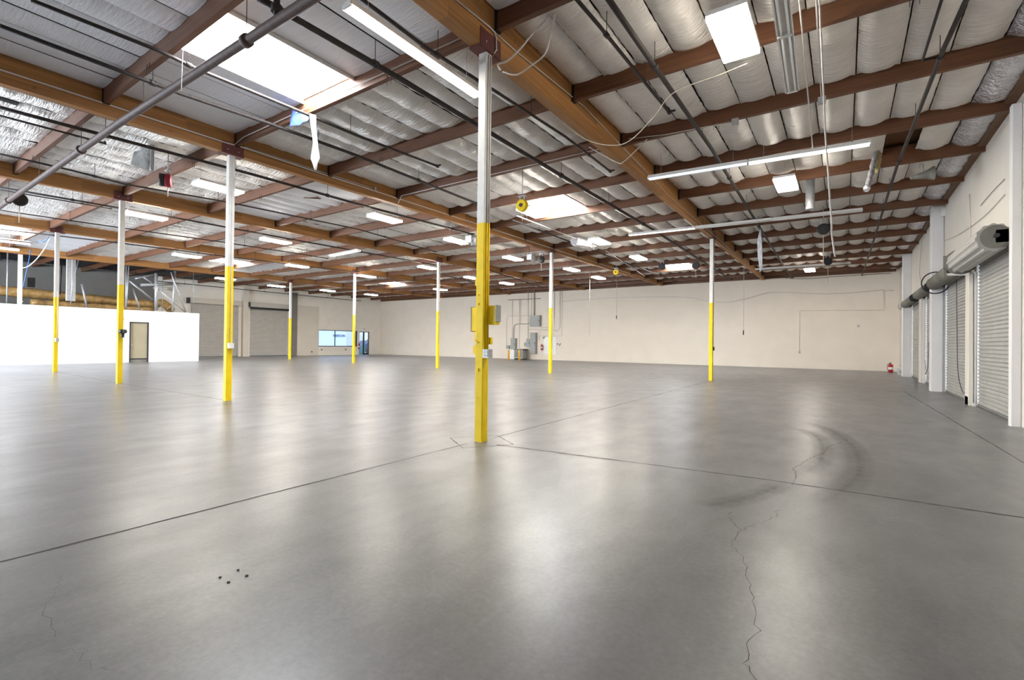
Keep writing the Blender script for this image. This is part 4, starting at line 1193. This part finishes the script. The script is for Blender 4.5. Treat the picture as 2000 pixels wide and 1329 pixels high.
wcond('upright conduit dropping to the small dark grey switch panel', [(-23.053,35.93,6.606),(-23.0,35.93,1.815)], .02)
wcond('upright thin conduit left of the thickest one', [(-22.727,35.93,6.586),(-22.691,35.93,3.862)], .014)
wcond('thick bent conduit from the medium left panel up and across to the large enclosure', smooth_path([(-24.537,35.93,1.854),(-24.537,35.93,2.684),(-24.452,35.93,3.005),(-24.177,35.93,3.126),(-23.628,35.93,3.132),(-22.82,35.93,3.139)], 4), .032, 'grey_box')
wcond('bent thin conduit from the leftmost little box up and across', [(-25.316,35.93,1.2),(-25.346,35.93,3.714),(-25.223,35.93,3.897),(-22.83,35.93,3.851)])
wcond('long thin upright conduit on the left above the medium panel', [(-24.719,35.93,5.364),(-24.704,35.93,1.854)])
wcond('upright thin conduit above the right bollard', [(-23.97,35.93,5.333),(-23.92,35.93,0.852)])
wcond('second upright thin conduit above the right bollard', [(-23.821,35.93,5.281),(-23.835,35.93,3.089)])
wcond('horizontal strut holding the conduits high on the back wall', [(-25.215,35.93,5.315),(-21.745,35.93,5.315)], .02, 'frame')
wcond('conduit right of the electrical post, turning left into the large enclosure', [(-20.4,35.93,6.317),(-20.369,35.93,2.958),(-20.517,35.93,2.785),(-21.817,35.93,2.797)], .018)
wcond('conduit right of the post turning left below the large enclosure', [(-19.859,35.93,6.242),(-19.827,35.93,2.779),(-19.992,35.93,2.607),(-23.028,35.93,2.663)], .016)
wcond('outermost conduit right of the post, ending low', [(-19.668,35.93,6.188),(-19.652,35.93,2.066),(-22.119,35.93,2.05)], .014)
wcond('conduit stepping from the post down beside the tallest panel', [(-19.991,35.93,2.499),(-21.709,35.93,2.494),(-21.837,35.93,2.397),(-21.839,35.93,1.686)], .014)
wcond('thin conduit rectangle on the beige wall, right part', [(2.357,35.95,4.75),(1.894,35.95,4.76),(1.899,35.95,3.61),(-2.384,35.95,3.703),(-2.395,35.95,1.047)], .012)
cable('long cable drooping along the top of the beige back wall', [(-19.612,35.9,4.974),(-14.956,35.9,5.072),(-9.827,35.9,4.902),(-8.055,35.9,4.552),(-6.709,35.9,4.409),(-5.425,35.9,4.619),(-4.347,35.9,4.911),(-3.307,35.9,4.927),(-1.336,35.9,4.731),(0.245,35.9,4.716),(1.879,35.9,4.801)], .012, 'conduit')
cable('upper thin cable along the top of the beige back wall', [(-13.062,35.8,6.154),(-10.177,35.8,6.199),(-4.8,35.8,6.052),(-2.443,35.8,5.725),(-0.277,35.8,5.739),(2.201,35.8,5.747)], .012, 'pipe')
for lab, p in (('small outlet box low on the beige wall, end of the thin conduit', (-2.378,35.9,1.031)), ('small round plate alone on the beige wall at right', (0.674,35.9,2.684))):
    tag(MB().box(p[0] - .06, YE - .06, p[2] - .07, p[0] + .06, YE, p[2] + .07).build('outlet_box', 'galv'), lab, 'outlet')
p = (-21.448,35.85,1.952)
tag(MB().tube([(p[0], YE - .03, p[2]), (p[0], YE, p[2])], .14, 14).build('alarm_plate', 'cord'), 'round orange-brown plate on the wall above the fire extinguisher', 'sign')
p = (-21.517,35.8,0.826)
extinguisher('red fire extinguisher hung on the back wall beside the tallest grey panel', p[0], 35.83, p[2], .085, .40)
p = (-19.883,35.85,1.351)
t = thing('wall_bracket', 'little dark wall bracket right of the electrical post', 'bracket', p)
MB().box(p[0] - .2, YE - .06, p[2] - .02, p[0] - .12, YE, p[2] + .08).build('box', 'black', t)
MB().beam((p[0], YE - .04, p[2] - .12), (p[0] + .12, YE - .04, p[2] + .08), .05, .03).build('arm', 'black', t)

# ---------------------------------------------------------------- corner by the shutters
p = (2.132,34.421,0.0)
extinguisher('red fire extinguisher standing on the floor in the right-hand back corner', p[0], min(p[1], 35.7), 0, .11, .42)
t = thing('bucket', 'white paint bucket on the floor by the last shutter, with a wire handle', 'bucket', (2.38, 31.6, 0))
MB().tube([(2.38, 31.6, 0), (2.38, 31.6, .34), (2.38, 31.6, .35), (2.38, 31.6, .37)], [.15, .17, .185, .185], 18).build('pail', 'white_plastic', t)
MB().tube([(2.38 + .18 * math.cos(a), 31.6, .34 + .16 * math.sin(a)) for a in [PI * i / 10 for i in range(11)]], .006, 5).build('bail_handle', 'galv', t)
MB().box(2.30, 31.42, .12, 2.46, 31.44, .24).build('paper_label', 'galv', t)
tag(MB().tube(smooth_path([(XR - .03, 30.9, 5.4), (XR - .03, 30.9, 3.0), (XR - .05, 30.85, 1.9), (XR - .06, 30.8, 1.45)]), .012, 6).build('wall_cable', 'conduit'), 'thin cable hanging on the wall in the back right corner', 'cable')
tag(MB().tube([(XR - .04, 31.6, 6.0), (XR - .04, 31.6, .1)], .02, 6).build('wall_conduit', 'conduit'), 'upright conduit beside the last shutter in the back right corner', 'conduit')
cable('thin cable swagging down the shutter wall above the nearest shutter', [(2.6,13.428,4.47),(2.6,14.759,4.419),(2.6,16.318,4.46),(2.6,18.689,4.628),(2.6,21.767,4.999)], .008, 'conduit')
cable('second thin cable crossing the upper shutter wall, steeply rising', [(2.6,13.433,4.777),(2.6,14.538,4.781),(2.6,15.501,4.746)], .006, 'frame')
cable('thin cable hanging in a curve between the first two wall pilasters', [(2.6,26.065,5.851),(2.6,26.53,5.178),(2.6,26.671,4.547),(2.6,25.986,4.039),(2.6,25.042,3.714)], .010, 'conduit')
t = thing('wall_conduit', 'upright conduit with a small white box on the middle wall pilaster', 'conduit', (2.55,22.158,5.646))
p0, p1 = (2.6,22.533,5.717), (2.6,22.514,3.575)
MB().tube([(2.59, 20.5, p0[2]), (2.59, 20.5, p1[2])], .014, 6).build('conduit_tube', 'conduit', t)
MB().box(2.52, 20.42, p0[2] - .1, 2.619, 20.56, p0[2] + .14).build('junction_box', 'white_plastic', t)
tag(MB().tube([(2.6,16.758,5.337), (2.6,16.477,3.722)], .012, 6).build('wall_conduit', 'wall'), 'painted upright conduit on the wall above the nearest shutter', 'conduit')

# ---------------------------------------------------------------- above the office box behind the partition
def rod(label, pts, r, mat='galv', cat='strut', name='steel_strut', group='steel struts above the office box'):
    return tag(MB().tube(pts, r, 6).build(name, mat), label, cat, group)
DX = -36.9
du = thing('air_duct', 'fat amber wrapped air duct lying behind the top of the white partition', 'duct', (-36.9,5.716,3.881))
a = (-36.9,5.343,3.899); b = (-36.9,12.636,3.617)
seg = [Vector(a).lerp(Vector(b), i / 30) for i in range(31)]
MB().tube(seg, [.27 + .02 * math.sin(i * 1.9) for i in range(31)], 16).build('duct_run', 'duct', du)
MB().tube(smooth_path([seg[-1], (-36.5,13.005,3.762), (-35.8,13.217,3.289)], 6), [.24, .25, .24, .25, .24, .25, .24, .25, .24, .25, .24, .25, .24], 14).build('duct_elbow', 'duct', du)
du2 = tag(MB().tube([Vector((-36.2,6.767,3.282)).lerp(Vector((-36.2,12.401,3.217)), i / 24) for i in range(25)], [.20 + .03 * math.sin(i * 2.3) for i in range(25)], 14).build('flexible_duct', 'duct'), 'thinner sagging amber duct below the fat one, behind the partition', 'duct')
rod('thin grey upright rod at the far left, before the amber duct', [(-35.6,5.764,5.826),(-35.6,5.763,3.025)], .03)
rod('thin upright rod just right of the third post', [(-35.6,10.774,5.809),(-35.6,10.783,3.253)], .05)
rod('slightly leaning upright rod right of the third post', [(-35.5,10.869,5.783),(-35.5,10.766,3.249)], .045)
rod('long diagonal strut running down right, above the amber duct', [(-36.0,11.06,4.942),(-36.0,12.269,3.882)], .06)
rod('diagonal flat strut leaning near the third post', [(-35.7,11.128,4.463),(-35.7,11.535,3.18)], .05)
rod('thick upright post-like strut in the middle of the frame', [(-35.6,12.3,5.539),(-35.6,12.332,3.228)], .10)
rod('sloping strut from the thick upright toward the wall', [(-36.0,11.343,5.1),(-36.0,12.438,5.553)], .06)
rod('short diagonal brace left of the thick upright', [(-35.8,11.671,5.252),(-35.8,12.186,4.896)], .05)
rod('tall upright rod right of the thick upright', [(-35.6,13.338,5.801),(-35.6,13.23,3.218)], .07)
rod('long diagonal strut ending at the right end of the partition', [(-35.5,13.072,5.694),(-35.5,13.222,5.187),(-35.5,13.953,3.193)], .045)
rod('lower long diagonal strut meeting the other near the partition end', [(-35.6,12.367,4.614),(-35.6,13.963,3.196)], .04)
rod('thin hanging rod over the partition, right of the frame', [(-35.9,12.769,5.325),(-35.9,12.77,3.231)], .02)
rod('thin hanging rod in front of the first far shutter', [(-36.0,14.57,5.922),(-36.0,14.577,3.244)], .02)
rod('diagonal bar leaning left of the grey hanging panels, right side', [(-35.7,8.743,4.487),(-35.7,8.997,3.196)], .06)
rod('bent cable-like rod over the grey hanging panels', [(-35.4,8.53,5.854),(-35.4,8.267,4.276),(-35.4,8.216,3.247)], .025)
rod('short dark rod behind the fourth post', [(-36.2,7.999,5.731),(-36.2,7.938,3.857)], .035, 'frame')
for lab, q in (('grey hanging sheet-metal panel, left of the pair above the partition', [(-35.6,8.067,5.802),(-35.6,8.27,3.486)]), ('grey hanging sheet-metal panel, right of the pair above the partition', [(-35.6,8.283,5.806),(-35.6,8.456,3.472)])):
    a, b = q
    t = thing('sheet_metal_panel', lab, 'panel', a, 'grey hanging panels')
    MB().box(-35.62, min(a[1], b[1]), b[2], -35.58, max(a[1], b[1]), a[2]).build('sheet', 'galv', t)
    MB().box(-35.64, min(a[1], b[1]) - .01, b[2], -35.57, min(a[1], b[1]) + .02, a[2]).build('edge_fold', 'white_steel', t)
tag(MB().box(XL + .031, 7.767, 4.6, XL + .10, 8.047, 5.2).build('wall_vent', 'frame'), 'small dark square vent on the dim wall above the amber duct', 'vent')
w = thing('white_pipework', 'white pipe work fixed to the dim wall left of the first far shutter', 'pipe', (XL + .1, 14.0, 4.6))
MB().tube([(-42.3,13.673,5.34),(-42.3,15.793,5.642)], .10, 8).build('white_pipe', 'white_steel', w)
MB().tube([(-42.3,14.468,5.195),(-42.3,15.323,5.281),(-42.3,15.326,5.088)], .09, 8).build('white_pipe', 'white_steel', w)
# insulation left hanging and a bare opening in the third bay
tag(MB().box(-14.35, 2.0, 6.135, -13.75, 2.35, 6.15).build('roof_hatch', 'dark'), 'small dark opening in the roof facing at the far left', 'opening')
tag(MB().beam((-14.633,9.134,6.1), (-14.26,9.503,6.1), .06, .03).build('batten', 'purlin'), 'short loose orange-brown batten on the roof facing in the third bay', 'batten')
# extra lengths of pipe seen at the top: riser between the main and the thick branch
v0 = (-5.947,3.307,5.44)
t = thing('pipe_riser', 'short dark riser joining the main pipe to the thick pipe at the top', 'pipe', v0)
MB().tube([(v0[0], v0[1], 5.48), (v0[0], v0[1], 5.80)], .04, 10).build('riser', 'pipe', t)
MB().tube([(v0[0], v0[1], 5.56), (v0[0], v0[1], 5.64)], .07, 10).build('flange', 'pipe', t)
